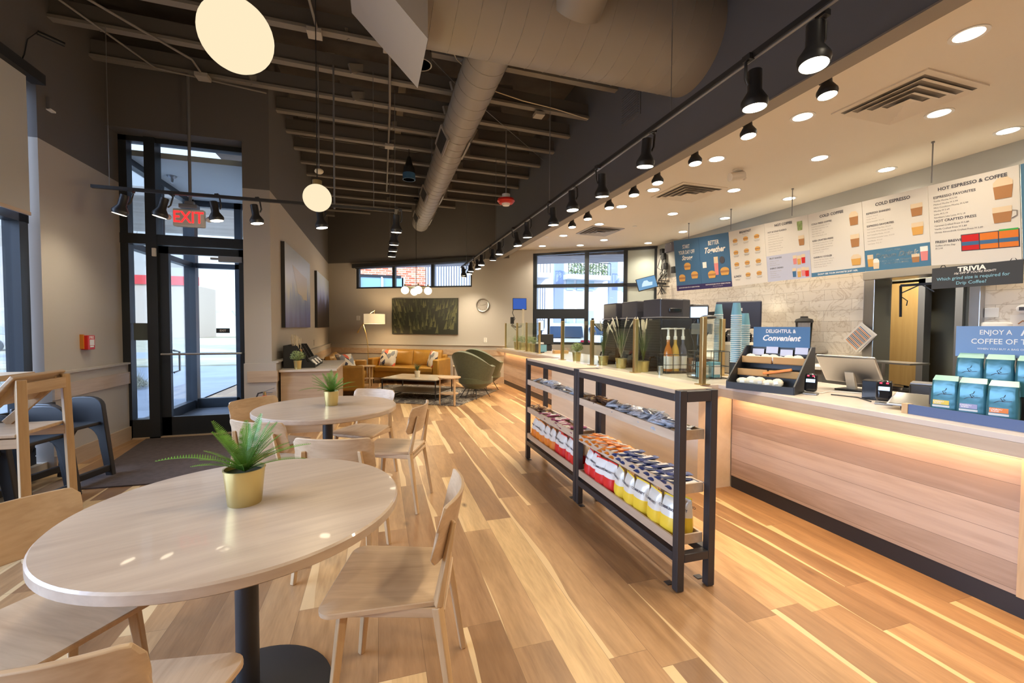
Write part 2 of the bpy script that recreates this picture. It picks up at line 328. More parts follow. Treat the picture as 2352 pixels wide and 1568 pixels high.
M['joistlip'] = P('lit_joist_flange', (.23, .21, .19), .6)  # lighter copy of the joist paint, standing for light on the lower flange
M['oak'] = WOOD('pale_oak', (.46, .31, .185), (.66, .48, .31), 'Y', rough=.4)
M['oakx'] = WOOD('pale_oak_x', (.44, .295, .175), (.62, .45, .29), 'X', rough=.42)
M['oakz'] = WOOD('pale_oak_z', (.44, .28, .14), (.60, .41, .23), 'Z', rough=.42)
M['honey'] = WOOD('honey_ply', (.40, .22, .075), (.56, .335, .13), 'X', rough=.35)
M['tableoak'] = WOOD('table_oak_staves', (.44, .33, .245), (.58, .455, .345), 'X', sc=.8, rough=.3, coat=.25)
M['trimw'] = WOOD('trim_maple', (.43, .31, .215), (.56, .43, .31), 'Y', sc=.7, rough=.45)
M['trimx'] = WOOD('trim_maple_x', (.43, .31, .215), (.56, .43, .31), 'X', sc=.7, rough=.45)
M['barfront'] = WOOD('bar_front_boards', (.36, .245, .175), (.52, .375, .28), 'Y', sc=.7, rough=.4, board=.128, baxis='Z')
M['barlite'] = WOOD('bar_panel_maple', (.52, .42, .33), (.62, .52, .42), 'Y', sc=.35, rough=.45)
M['quartz'] = P('pale_counter', (.62, .54, .47), .25, var=.05, vscale=5)
M['white'] = P('white_plastic', (.78, .76, .73), .4)
M['black'] = P('black_steel', (.022, .022, .025), .42)
M['blackm'] = P('black_matte', (.018, .018, .019), .6)
M['blackg'] = P('black_gloss', (.012, .012, .014), .12)
M['shelfsteel'] = P('bronze_black_steel', (.045, .042, .045), .38, metal=.3)
M['grey'] = P('grey_metal', (.28, .28, .29), .4, metal=.6)
M['steel'] = P('brushed_steel', (.50, .49, .48), .28, metal=.95)
M['brass'] = P('satin_brass', (.62, .47, .22), .28, metal=.9)
M['goldpot'] = P('gold_pot', (.66, .53, .22), .32, metal=.85)
M['frame'] = P('bronze_aluminium', (.035, .04, .048), .4, metal=.4)
M['leather'] = P('cognac_leather', (.40, .20, .030), .38, bump=.12, bscale=25, var=.12, vscale=6)
M['green'] = P('olive_fabric', (.105, .115, .060), .9, bump=.15, bscale=120, var=.1, vscale=30, sheen=.3)
M['soil'] = P('dark_moss', (.03, .035, .015), .9)
M['leaf'] = P('fern_green', (.10, .25, .025), .5, var=.4, vscale=14)
M['leafl'] = P('light_leaf', (.26, .34, .13), .55, var=.35, vscale=20)
M['reed'] = P('reed_green', (.07, .12, .03), .6, var=.3, vscale=9)
M['plume'] = P('cream_plume', (.75, .66, .50), .8)
M['duct'] = P('painted_duct', (.30, .275, .245), .5, metal=.1)
M['mat'] = P('brown_entry_mat', (.075, .052, .045), .95, bump=.4, bscale=150, var=.2, vscale=20)
M['glass'] = GLASS('clear_glass'); M['glassg'] = GLASS('guard_glass', (.93, .97, .94), .06)
M['frost'] = P('frosted_film', (.50, .54, .50), .3)
M['shade'] = P('roller_shade', (.50, .49, .47), .8)
M['lens'] = emis('warm_lens', (1, .86, .62), 9.0)
M['downlens'] = emis('downlight_lens', (1, .90, .72), 7.0)
M['globe'] = emis('globe_glass', (1, .84, .56), .50)
M['globew'] = emis('globe_small', (1, .88, .66), 1.6)
M['lampshade'] = P('linen_shade', (.80, .68, .50), .9, emit=.28, ecol=(1, .75, .42))
M['blue'] = P('print_blue', (.075, .20, .33), .5); M['blued'] = P('print_dark_blue', (.03, .02, .11), .5); M['bluem'] = P('print_mid_blue', (.05, .15, .30), .5)
M['paper'] = P('menu_white', (.72, .68, .63), .5); M['lav'] = P('menu_lavender', (.52, .54, .68), .5)
M['ink'] = P('print_ink', (.07, .07, .09), .6); M['inkg'] = P('print_grey', (.40, .37, .35), .6); M['inkw'] = P('print_white', (.86, .84, .8), .5)
M['chalk'] = P('chalkboard', (.035, .038, .045), .7); M['chalkb'] = P('chalk_blue', (.25, .50, .62), .8)
M['cof'] = P('print_coffee', (.42, .20, .08), .5); M['foam'] = P('print_foam', (.75, .60, .42), .5); M['bun'] = P('print_bun', (.70, .38, .10), .5); M['pink'] = P('print_pink', (.75, .25, .25), .5)
M['orange'] = P('print_orange', (.75, .20, .02), .45); M['red'] = P('pack_red', (.62, .02, .02), .35); M['yellow'] = P('pack_yellow', (.80, .55, .04), .35)
M['orangep'] = P('pack_orange', (.75, .22, .02), .35); M['silver'] = P('foil_silver', (.60, .61, .66), .22, metal=.25, bump=.6, bscale=30, var=.3, vscale=40); M['choc'] = P('pack_brown', (.16, .08, .045), .35, var=.5, vscale=30)
M['navy'] = P('pack_navy', (.03, .05, .17), .4); M['cup'] = P('cup_blue', (.16, .36, .45), .5); M['cuprim'] = P('cup_white', (.80, .80, .78), .5)
M['bag'] = P('coffee_bag_teal', (.045, .16, .20), .22, metal=.25, bump=.35, bscale=9); M['mint'] = P('bag_mint', (.22, .42, .36), .3)
M['exitred'] = emis('exit_red', (1, .02, .02), 1.3); M['screen'] = emis('screen_blue', (.03, .07, .26), .9); M['screenw'] = emis('screen_white', (.55, .70, .95), .9)
M['ledred'] = emis('led_red', (1, .03, .06), 2.5); M['ledstrip'] = emis('led_strip', (1, .62, .26), 6)
M['rug'] = RUG(); M['pillow'] = PILLOW(); M['arta'] = ART('painting_blue_mist', 'a'); M['artb'] = ART('painting_dark_rain', 'b')
M['amber'] = P('amber_syrup', (.45, .14, .02), .15, coat=.3); M['clearp'] = GLASS('clear_plastic', (.82, .84, .9), .25)
M['cream'] = P('cream_plastic', (.66, .58, .45), .4); M['kraft'] = P('kraft_card', (.50, .28, .10), .7); M['fred'] = P('fire_red', (.60, .02, .015), .35)
# ------------------------------------------------------------ setting
def B(*a): return MB().box(*a)
struct('floor', B(-3.2, 6.3, -3, 13.2, -.05, 0), M['floor'], 'wide hickory plank floor with pale streaks and knots')
def wallbox(name, boxes, mats, label=None, Mx=None):
    mb = MB()
    for b in boxes: mb.box(*b[:6], b[6] if len(b) > 6 else 0, Mx)
    return struct(name, mb, mats, label, sm=0)
PZ, CZ, RZF = 3.09, 3.28, 4.95
WM = [M['wall'], M['dark']]
wallbox('wall_left', [(-3.15,-2.95,5.05,6.5,0,PZ), (-3.15,-2.95,5.05,6.5,PZ,RZF,1), (-3.15,-2.95,-3,5.05,3.56,RZF,1), (-3.15,-2.95,-3,5.05,0,.12), (-3.15,-2.95,-3,-1.2,.12,3.56)], WM, 'left window wall, beige below and dark taupe above')
wallbox('wall_entry', [(-2.95,-1.30,6.09,6.5,3.66,RZF,1), (-1.60,-1.30,6.09,6.5,0,PZ), (-1.60,-1.30,6.09,6.5,PZ,3.66,1)], WM, 'dark header and beige pier around the glass entry door')
wallbox('wall_gallery', [(-1.55,-1.30,6.5,12.9,0,PZ), (-1.55,-1.30,6.5,12.9,PZ,RZF,1)], WM, 'beige wall with two paintings, dark taupe above')
# oblique back wall, local frame: X along the wall, Y outwards, Z up
MW = T(-1.29, 12.6, 0) @ RZ(math.atan2(-.561, 1))
W1 = (.80, 4.04, 2.40, 3.06); W2 = (5.59, 8.50, .98, 3.275)
wallbox('wall_back', [(-.4,W1[0],0,.22,0,PZ), (W1[1],W2[0],0,.22,0,PZ), (W1[0],W1[1],0,.22,0,W1[2]), (W1[0],W1[1],0,.22,W1[3],PZ), (-.4,5.0,0,.22,PZ,RZF,1), (5.0,W2[0],0,.22,PZ,CZ+.3), (W2[0],9.1,0,.22,0,W2[2]), (W2[0],9.1,0,.22,W2[3],CZ+.3), (W2[1],9.1,0,.22,W2[2],W2[3])], WM, 'angled back wall behind the sofa, beige with dark upper band', MW)
mb = MB(); mb.prism([(5.56,3.30),(8.6,3.30),(8.6,3.283),(5.56,3.185)], 0.0, .10, 0, MW @ RX(PI/2) @ S3(1,1,-1))
struct('trim_1', mb, M['wall'], 'tapering strip of wall over the drive-through window', sm=0)
mb = MB()
for b in ((-3,2.93,.0,2.5,0), (3.95,9.0,.0,2.5,0), (2.93,3.95,2.06,2.5,0), (-3,9.0,2.5,CZ,1)): mb.box(6.12,6.32,*b)
struct('wall_right', mb, [M['tile'], P('pale_blue_grey_paint', (.40,.40,.38), .7)], 'marble plank tile wall behind the counter', sm=0)
wallbox('wall_bulkhead', [(2.78,2.91,-3,10.33,PZ,RZF)], M['bulk'], 'dark slate bulkhead wall above the counter')
struct('trim_2', B(2.775,2.915,-3,10.33,PZ-.012,PZ), M['soffit'], 'beige underside strip of the bulkhead', sm=0)
mb = B(-3.2,7.5,-3.2,-3,0,RZF); struct('wall_behind', mb, M['wall'], 'plain beige wall at the near end of the room', sm=0)
mb = MB(); mb.box(2.91,6.2,-3,8.7,CZ,CZ+.05); mb.prism([(2.91,8.7),(6.2,8.7),(2.91,10.3)], CZ, CZ+.05)
struct('ceiling', mb, M['ceil'], 'smooth warm white dropped ceiling over the service counter', sm=0)
struct('ceiling.001', B(-3.2,2.9,-3,13.2,RZF,RZF+.08), M['roof'], 'dark exposed roof deck above the joists', sm=0)
# wainscot, bands, baseboards
def wains(name, M0, L, label, base=True, a0=0, band=True):
    mb = MB(); mb.box(a0,L,-.05,0,0,.925,0,M0); mb.box(a0-.0,L,-.075,0,.925,.945,0,M0)
    struct('trim_3' if name == '' else name, mb, M['wall'], label, sm=0)
    if band: obj2 = struct(name+'_', MB().box(a0,L,-.068,-.05,.69,.83,0,M0), M['trimx'] if M0 is MW else M['trimw'], 'maple chair rail band on the '+label.split(' under ')[0].split(' of ')[-1], sm=0); obj2.name = 'trim_%d' % (int(name.split('_')[1])+10)
    if base:
        nm = {'trim_3':'baseboard_left','trim_4':'baseboard_gallery','trim_5':'baseboard_back'}[name]
        struct(nm, MB().box(a0,L,-.068,-.05,0,.165,0,M0), M['trimx'] if M0 is MW else M['trimw'], 'maple baseboard along the foot of the '+label.split(' of ')[-1], sm=0)
ML = T(-2.95,0,0) @ RZ(PI/2)            # local X = +y, local -Y = +x (into room)
wains('trim_3', ML, 6.38, 'pale wainscot with ledge cap of left wall', a0=5.05)
wains('trim_4', T(-1.30,0,0) @ RZ(PI/2), 12.55, 'pale wainscot with ledge cap of gallery wall', a0=6.09)
wains('trim_5', MW, 4.95, 'pale wainscot with ledge cap of angled back wall', a0=0)
mb = MB(); mb.box(-1.60,-1.24,6.04,6.09,0,.925); struct('trim_6', mb, M['wall'], 'wainscot face of the pier beside the door', sm=0)
struct('trim_16', B(-1.56,-1.225,6.02,6.04,.69,.83), M['trimx'], 'maple band on the pier beside the door', sm=0)
struct('trim_7', B(-2.87,-1.58,6.30,6.37,0,.02), M['trimx'], 'maple threshold under the entry door', sm=0)
# ------------------------------------------------------------ windows and door (bronze aluminium)
def window(name, label, Mx, frame, panes, extra=None, gm=None):
    mb = MB()
    for b in frame: mb.box(*b, 0, Mx)
    w = struct(name, mb, M['frame'], label, sm=0)
    for i, b in enumerate(panes):
        g = MB().box(*b[:6], 0, Mx); obj('frosted_pane' if len(b) > 6 else 'pane', g, M['frost'] if len(b) > 6 else M['glass'], w, sm=0)
    return w
fr = []
for yv in (4.93, 3.3, 1.6, -.1, -1.2): fr.append((yv-.04, yv+.06, .05, .17, .12, 3.56))
for zv in (.12, .20, 2.30, 3.50): fr.append((-1.2, 5.0, .05, .17, zv, zv+.07))
w = window('window_1', 'tall storefront window on the left wall', ML, fr, [(-1.2,5.0,.10,.11,.2,3.5)])
mb = MB().box(-1.2,5.0,-.10,-.0,3.54,3.63,0,ML); tag(obj('roller_shade', mb, M['blackm'], sm=0), 'black roller shade box with pale fabric over the left window', 'shade')
sh = bpy.data.objects['roller_shade']; obj('shade_fabric', MB().box(-1.1,4.86,-.045,-.040,2.37,3.56,0,ML), M['shade'], sh, sm=0); obj('hem_bar', MB().box(-1.1,4.86,-.052,-.033,2.345,2.375,0,ML), M['trimw'], sh, sm=0)
# sofa window
f = [(W1[0],W1[0]+.07,.05,.14,W1[2],3.0), (W1[1]-.05,W1[1],.05,.14,W1[2],W1[3]), (W1[0],W1[1],.05,.14,W1[2],W1[2]+.045)]
for sv in (1.88, 2.97): f.append((sv-.04, sv+.04, .05, .14, W1[2], 3.05))
w = window('window_2', 'clerestory window of three panes above the sofa', MW, f, [(W1[0],W1[1],.09,.098,W1[2],W1[3])])
mb = MB(); mb.prism([(.74,3.045),(4.07,3.145),(4.07,3.045),(.74,2.945)], -.07, .0, 0, MW @ RX(PI/2) @ S3(1,1,-1)); mb.prism([(.8,3.06),(4.04,3.09),(4.04,3.03),(.8,2.93)], .0, .15, 0, MW @ RX(PI/2) @ S3(1,1,-1))
tag(obj('shade_box', mb, M['blackm'], sm=0), 'dark shade box above the clerestory window', 'shade')
# drive-through window
f = [(5.59,5.68,.04,.15,.98,3.2), (6.83,6.93,.04,.15,.98,3.23), (7.73,7.82,.04,.15,.98,3.26), (8.42,8.5,.04,.15,.98,3.28),
     (5.59,8.5,.04,.15,2.36,2.44), (5.59,6.9,.03,.16,1.61,1.84), (5.59,8.5,.04,.15,.98,1.04), (5.95,6.0,.04,.15,1.0,1.62), (6.28,6.36,.04,.15,1.0,1.62), (7.0,7.06,.04,.15,1.0,1.62)]
w = window('window_3', 'drive-through window with bronze frames behind the bar', MW, f, [(5.6,6.9,.09,.098,1.0,3.22), (6.9,7.78,.09,.098,1.0,3.25), (7.78,8.46,.085,.095,1.0,3.27,1)])
obj('head_frame', MB().prism([(5.56,3.19),(8.5,3.285),(8.5,3.225),(5.56,3.13)], .03, .15, 0, MW @ RX(PI/2) @ S3(1,1,-1)), M['frame'], w, sm=0)
# entry door wall
YD = 6.38
def yb(x0, x1, z0, z1, d=.06, y=YD): return (x0, x1, y-d, y+d, z0, z1)
f = [yb(-2.95,-2.87,0,3.66), yb(-2.69,-2.58,0,3.66,.08), yb(-1.66,-1.58,0,3.66), yb(-2.95,-1.58,3.60,3.67), yb(-2.95,-1.58,2.38,2.50,.07), yb(-2.95,-2.62,0,.24)]
w = window('window_4', 'bronze storefront frame around the entry door', None, f, [(-2.90,-2.65,6.375,6.385,.2,2.40), (-2.90,-2.65,6.375,6.385,2.5,3.62), (-2.6,-1.6,6.375,6.385,2.5,3.62)])
mb = MB(); mb.box(-2.585,-2.48,6.35,6.41,.01,2.37); mb.box(-1.72,-1.655,6.35,6.41,.01,2.37); mb.box(-2.585,-1.655,6.35,6.41,.01,.25); mb.box(-2.585,-1.655,6.35,6.41,2.28,2.37)
d = struct('door_1', mb, M['frame'], 'glass entry door with push bar and deep bottom rail', sm=0)
obj('pane', B(-2.5,-1.7,6.376,6.384,.2,2.3), M['glass'], d, sm=0)
obj('push_bar', MB().tube([(-2.56,6.35,1.04),(-2.55,6.28,1.04),(-1.68,6.28,1.04),(-1.67,6.35,1.04)], .014), M['steel'], d)
obj('pull_handle', MB().tube([(-2.47,6.41,1.08),(-2.43,6.47,1.06),(-2.43,6.47,.82),(-2.47,6.41,.80)], .013), M['steel'], d)
mb = B(-1.93,-1.67,6.29,6.35,2.20,2.27); mb.box(-2.02,-1.9,6.3,6.34,2.225,2.25); obj('door_closer', mb, M['grey'], d, sm=0)
mb = B(-1.99,-1.84,6.368,6.374,1.30,1.36); e_ = obj('exit_sticker', mb, M['black'], d, sm=0)
mb = MB(); put_text(mb, 'EXIT', .035, T(-1.915,6.366,1.33) @ RX(PI/2), bold=.02); obj('lettering', mb, M['inkw'], e_, sm=0)
# vestibule beyond the door: side wall x=-3, outer wall y=8.5
f = [(-3.05,-2.95,6.5,8.5,3.40,3.48), (-3.05,-2.95,6.5,8.5,2.36,2.44), (-3.05,-2.95,6.5,8.5,0,.14), (-3.08,-2.92,8.42,8.56,0,3.48), (-3.05,-2.97,7.45,7.52,.1,3.4)]
for xv in (-2.30,): f.append((xv-.05, xv+.05, 8.45, 8.55, 0, 3.48))
f += [(-3.05,-1.4,8.45,8.55,3.38,3.48), (-3.05,-1.4,8.45,8.55,2.36,2.44), (-3.05,-2.3,8.45,8.55,0,.16), (-1.5,-1.4,8.45,8.55,0,3.48)]
window('window_5', 'outer glass vestibule walls beyond the entry door', None, f, [(-3.005,-2.995,6.5,8.45,.1,3.4), (-3.0,-2.3,8.495,8.505,.1,2.4), (-3.0,-1.4,8.495,8.505,2.44,3.4)])
struct('ceiling.002', B(-3.1,-1.4,6.5,8.6,3.48,3.55), P('vestibule_ceiling', (.60,.62,.62), .8), 'pale vestibule ceiling beyond the door', sm=0)
struct('wall_vestibule', B(-1.5,-1.42,6.5,8.55,0,3.5), M['wall'], 'side wall of the vestibule', sm=0)
struct('floor.001', B(-3.05,-1.42,6.5,8.6,-.04,.001), P('vestibule_mat', (.10,.10,.11), .9), 'grey walk-off mat floor in the vestibule', sm=0)
mb = MB(); mb.box(-2.25,-2.14,8.47,8.53,.02,2.35); mb.box(-1.62,-1.52,8.47,8.53,.02,2.35); mb.box(-2.25,-1.52,8.47,8.53,.02,.35); mb.box(-2.25,-1.52,8.47,8.53,2.25,2.35)
d = struct('door_2', mb, M['frame'], 'outer vestibule door with push bar', sm=0)
obj('pane', B(-2.15,-1.6,8.496,8.504,.3,2.28), M['glass'], d, sm=0)
obj('push_bar', MB().tube([(-2.22,8.46,1.06),(-2.21,8.4,1.06),(-1.56,8.4,1.06),(-1.55,8.46,1.06)], .013), M['steel'], d)
# room seen through the service doorway
OLV = P('back_room_paint', (.36,.35,.27), .7)
mb = MB(); mb.box(6.3,9.2,1.6,1.7,0,2.9); mb.box(9.0,9.1,1.6,6.5,0,2.9); mb.box(7.52,7.6,1.7,3.7,0,2.9); mb.box(7.52,7.6,3.7,6.5,2.12,2.9); mb.box(6.3,9.2,6.5,6.6,0,2.9)
struct('wall_back_room', mb, OLV, 'olive grey walls of the room behind the service doorway', sm=0)
struct('ceiling.003', B(6.3,9.2,1.6,6.6,2.7,2.78), OLV, 'ceiling of the room behind the service doorway', sm=0)
struct('floor.002', B(6.3,9.2,1.6,6.6,-.05,0), P('quarry_floor', (.16,.14,.12), .6), 'floor of the room behind the doorway', sm=0)
mb = MB()
mb.box(6.02,6.34,3.86,3.99,0,2.06); mb.box(6.04,6.34,2.86,2.95,0,2.06); mb.box(6.0,6.34,2.86,3.99,2.02,2.13)
struct('trim_8', mb, M['steel'], 'stainless steel casing around the service doorway', sm=0, bevel=.006)
d = struct('door_3', MB().box(0,.95,-.022,.022,.01,2.08,0,T(7.5,5.16,0) @ RZ(math.radians(-90))), WOOD('door_veneer', (.42,.25,.08), (.52,.33,.12), 'Z', sc=.5), 'open honey veneer door behind the service doorway', sm=0)
obj('notice', MB().box(.12,.42,-.03,-.023,1.12,1.42,0,T(7.5,5.16,0) @ RZ(math.radians(-90))), M['paper'], d, sm=0)
mb = MB(); mb.box(8.17,8.2,3.5,4.55,0,2.15); d = struct('door_4', mb, OLV, 'olive painted door at the far end of the back room', sm=0)
obj('grey_frame', MB().box(7.45,7.6,4.12,4.2,0,2.12).box(7.45,7.6,3.70,3.78,0,2.12).box(7.45,7.6,3.7,4.2,2.04,2.12), M['grey'], d, sm=0)
# ------------------------------------------------------------ outdoors
random.seed(3)
struct('floor.003', B(-70,70,-40,120,-.25,-.06), P('asphalt', (.36,.37,.38), .9, var=.15, vscale=.6), 'pale sunlit asphalt lot outside', sm=0)
mb = MB(); mb.box(-9,-3.1,-6,12.3,-.06,-.02); mb.box(-3.3,-1.3,8.6,12.3,-.06,-.02); tag(obj('patio_slab', mb, P('concrete', (.34,.35,.37), .85, var=.08, vscale=2), sm=0), 'pale concrete patio slab outside the entry door', 'patio')
tag(obj('lawn', B(-60,-2.2,18,75,-.06,-.01), P('dry_grass', (.52,.46,.30), .95, var=.2, vscale=1), sm=0), 'dry winter grass field beyond the street', 'lawn')
tag(obj('street', B(-60,10,22,27,-.01,.0), P('street', (.40,.42,.44), .85), sm=0), 'grey street crossing the dry grass', 'street')
tag(obj('hill', MB().grid(lambda u, v: (-70+110*u, 76+24*v, 5*math.sin(PI*v)*(.6+.4*math.sin(6*u))-.2), 20, 8), P('far_hill', (.48,.43,.33), .95, var=.2, vscale=.3)), 'low tan hill on the horizon outside the door', 'hill')
def soffit(name, L0, L1, d, z, label):
    tag(obj(name, MB().box(L0,L1,.25,.25+d,z,z+.12,0,MW), WOOD('soffit_boards_'+name, (.30,.28,.30), (.42,.40,.42), 'X', board=.14, baxis='Y'), sm=0), label, 'canopy')
soffit('canopy_soffit', -2, 9.5, 1.25, 3.15, 'grey boarded canopy soffit outside the back windows')
tag(obj('entry_canopy', B(-6,-1.6,8.7,12,3.55,3.7), WOOD('canopy_boards', (.45,.36,.28), (.6,.5,.4), 'X', board=.14, baxis='Y'), sm=0), 'pale boarded canopy outside the vestibule', 'canopy')
# brick neighbour and metal siding
t = thing('brick_building', 'red brick building with ribbon windows seen through the clerestory window', 'building', (0,0,0))
obj('brick_wall', B(-6,2.55,25,25.5,4.15,8), M['brick'], t, sm=0)
obj('lower_wall', B(-6,2.55,25,25.5,0,3.0), M['brick'], t, sm=0)
obj('lintel', B(-6,1.2,24.95,25.02,4.12,4.26), M['frame'], t, sm=0)
for i, x in enumerate((-5.2,-4.0,-2.8,-1.6,-.4,.8)):
    wn_ = obj('window', B(x-.55,x+.55,25.0,25.1,3.0,4.15), P('sky_glass%d' % i, (.25,.42,.55), .1), t, sm=0); obj('window_bar', B(x+.53,x+.61,24.93,25.0,3.0,4.15), M['white'], wn_, sm=0)
obj('brick_pier', B(1.25,2.55,25,25.2,3.0,4.15), M['brick'], t, sm=0)
mb = MB()
for i in range(50): mb.box(2.6+i*.15,2.69+i*.15,25.1,25.2,0,8 if i < 41 else 4.0)
mb.box(2.55,8.75,25.2,25.5,0,8); mb.box(8.75,10.2,25.2,25.5,0,4.0); tag(obj('metal_siding', mb, P('ribbed_siding', (.62,.64,.70), .5, metal=.2), sm=0), 'ribbed pale metal building wall outside the back windows', 'building')
# white apartments
t = thing('apartment_block', 'white apartment block with balconies seen through the drive-through window', 'building', (0,0,0))
WH = P('white_render', (.85,.85,.85), .8); BG = P('blue_grey_panel', (.30,.36,.50), .7)
obj('wall', B(9,26,30,31,0,16), WH, t, sm=0)
for x in (12.6, 17.2): obj('panel', B(x,x+.75,29.9,30,0,16), BG, t, sm=0)
for z in (1.6, 4.25, 7.0):
    for x in (10.6, 13.9, 14.75, 15.6, 18.75):
        wn_ = obj('window', B(x-.3,x+.3,29.9,29.98,z,z+1.1), P('pale_glass', (.45,.60,.66), .15), t, sm=0)
for x0, x1 in ((9.6,11.9),(13.3,16.8),(18.1,20.5)):
    b = obj('balcony', B(x0,x1,29.0,30,5.0,5.35), P('balcony_slab', (.6,.6,.63), .7), t, sm=0)
    r = MB()
    for k in range(int((x1-x0)/.25)+1): r.box(x0+k*.25,x0+k*.25+.03,29.0,29.03,5.35,6.25)
    r.box(x0,x1,28.98,29.03,6.22,6.28); obj('railing', r, M['frame'], b, sm=0)
mb = MB()
for k in range(500):
    p = (13.4+3.2*random.random(), 29.1+.2*random.random(), 5.4+.8*random.random()); a = random.random()*6; mb.add([p, (p[0]+.12*math.cos(a), p[1]-.05, p[2]+.12*math.sin(a)), (p[0]-.1*math.sin(a), p[1]-.08, p[2]+.1*math.cos(a))], [(0,1,2)])
tag(obj('balcony_ivy', mb, M['leafl'], sm=0), 'pale ivy screen on the middle apartment balcony', 'plant')
# cars
def car(x, y, rz, body, label, sc=1):
    t = thing('car', label, 'car', (x,y,-.06), rz)
    prof = [(-2.15,.35),(-2.2,.75),(-2.1,1.0),(-1.75,1.1),(-1.3,1.55),(-.9,1.62),(.3,1.6),(.95,1.08),(1.9,.92),(2.15,.7),(2.18,.35)]
    mb = MB(); n = len(prof); vs = []; fs = []
    for s_, w in ((0,-.82),(1,-.9),(2,.9),(3,.82)):
        for px, pz in prof: vs.append((px, w*(1 if pz < 1.15 else .82), pz))
    for s_ in range(3):
        for i in range(n-1): fs.append((s_*n+i, s_*n+i+1, (s_+1)*n+i+1, (s_+1)*n+i))
        fs.append((s_*n+n-1, s_*n, (s_+1)*n, (s_+1)*n+n-1))
    fs.append(tuple(range(n))); fs.append(tuple(3*n+i for i in range(n))); mb.add(vs, fs)
    obj('body', mb, body, t, bevel=.05)
    gl = P('car_glass', (.03,.05,.09), .08)
    obj('rear_window', MB().add([(-1.83,-.62,1.12),(-1.83,.62,1.12),(-1.38,.55,1.5),(-1.38,-.55,1.5)], [(0,1,2,3)]), gl, t, sm=0)
    for s_ in (-1, 1):
        obj('side_window', MB().add([(-1.35,.76*s_,1.14),(.75,.78*s_,1.14),(.2,.745*s_,1.53),(-.95,.745*s_,1.54)], [(0,1,2,3)]), gl, t, sm=0)
        obj('tail_light', MB().cbox((-2.13,.68*s_,.93), (.12,.3,.22)), emis('tail_red', (.55,.02,.08), .6) if 'tail_red' not in bpy.data.materials else bpy.data.materials['tail_red'], t, bevel=.03)
        for xx in (-1.35, 1.35): w = obj('wheel', MB().cyl((xx,.80*s_,.33), (xx,.93*s_,.33), .33, n=24), M['black'], t); obj('hubcap', MB().cyl((xx,.925*s_,.33), (xx,.94*s_,.33), .2, n=16), M['steel'], w)
    obj('rear_bumper', MB().cbox((-2.2,0,.45), (.14,1.7,.22)), M['grey'], t, bevel=.04)
    return t
WB = P('car_white', (.75,.78,.85), .25, coat=.5)
car(6.9,15.0,math.radians(62),WB,'white hatchback with red tail lights waiting outside the drive-through window')
car(11.4,20.5,math.radians(58),WB,'second white car parked behind the hatchback in the lane')
car(-16,9.5,math.radians(85),P('car_grey',(.35,.38,.42),.25,coat=.5),'dark grey car parked in the lot outside the left window')
car(-21,31,0,P('car_silver',(.6,.62,.66),.25,coat=.5),'silver car on the far street seen through the door sidelight')
# bare trees
def tree(x, y, h, seed, label):
    rnd = random.Random(seed); mb = MB()
    def br(p, d, L, r, k):
        q = p; pts = [p]; rr = [r]
        for i in range(3):
            d = (d+Vector((rnd.uniform(-.14,.14), rnd.uniform(-.14,.14), rnd.uniform(-.02,.12)))).normalized(); q = q+d*(L/3); pts.append(q); rr.append(r*(1-.22*(i+1)))
        mb.tube(pts, rr, 5)
        if k == 0: return
        for i in range(3 if k > 1 else 4):
            a = rnd.uniform(0, 2*PI); nd = (d+Vector((math.cos(a), math.sin(a), .25))*rnd.uniform(.45,.85)).normalized()
            br(pts[rnd.choice((2,3))], nd, L*rnd.uniform(.6,.8), rr[-1]*.62, k-1)
    br(Vector((x,y,-.1)), Vector((0,0,1)), h*.36, .055*h/5, 4)
    tag(obj('bare_tree', mb, P('bark%d' % seed, (.16,.12,.10), .9), sm=60), label, 'tree')
tree(-6.6,13.6,6.5,5,'bare young tree just beyond the patio, seen through the sidelight')
tree(-4.1,15.5,4.2,8,'small bare tree seen through the door glass')
tree(-9.6,8.2,5,12,'bare tree outside the tall left window')
tree(-3.4,14.4,5.4,21,'twiggy bare tree beyond the outer vestibule door')
mb = MB()
for k in range(2600):
    x = random.uniform(-7.4,-5.0); y = random.uniform(11.2,12.2); z = random.uniform(-.05,.1); a = random.uniform(0,6.28); h = random.uniform(.3,.72)*math.sin(PI*min(1,max(.25,(x+7.6)/2.6)))
    p = Vector((x,y,z)); q = p+Vector((math.cos(a)*.12, math.sin(a)*.12, h)); mb.add([p, p+Vector((.014,0,0)), q], [(0,1,2)])
tag(obj('ornamental_grass', mb, P('straw_grass', (.55,.49,.33), .95), sm=0), 'tan clump of ornamental grass at the patio edge', 'grass', kind='stuff')
# far store with red fascia
t = thing('strip_store', 'pale store with red fascia far across the field', 'building', (0,0,0))
obj('wall', B(-34,-20,58,64,0,6), P('store_wall', (.6,.52,.45), .9), t, sm=0); obj('fascia', B(-34.2,-19.8,57.8,58.2,6,7), P('fascia_red', (.7,.06,.06), .6), t, sm=0)
t = thing('corner_store', 'white store with red sign and brick wing outside the left window', 'building', (0,0,0))
obj('wall', B(-44,-30,20,46,0,4.2), WH, t, sm=0); obj('red_sign', B(-29.98,-29.8,28.5,36,4.3,5.2), P('sign_red', (.7,.05,.05), .5), t, sm=0); obj('brick_wing', B(-30,-29.7,24,29,0,2.6), M['brick'], t, sm=0)
t = thing('road_sign', 'white square sign on a pole seen through the sidelight', 'sign', (-11.2,24.0,0))
obj('pole', MB().cyl((0,0,0),(0,0,4.5),.09), M['white'], t); obj('panel', MB().cbox((0,-.12,2.4),(1.1,.06,1.1)), M['white'], t, sm=0)
tag(obj('utility_box', B(-5.2,-3.9,21,22,.0,1.25), P('utility_blue', (.16,.20,.42), .6), sm=0), 'blue utility cabinet beyond the outer door', 'cabinet')
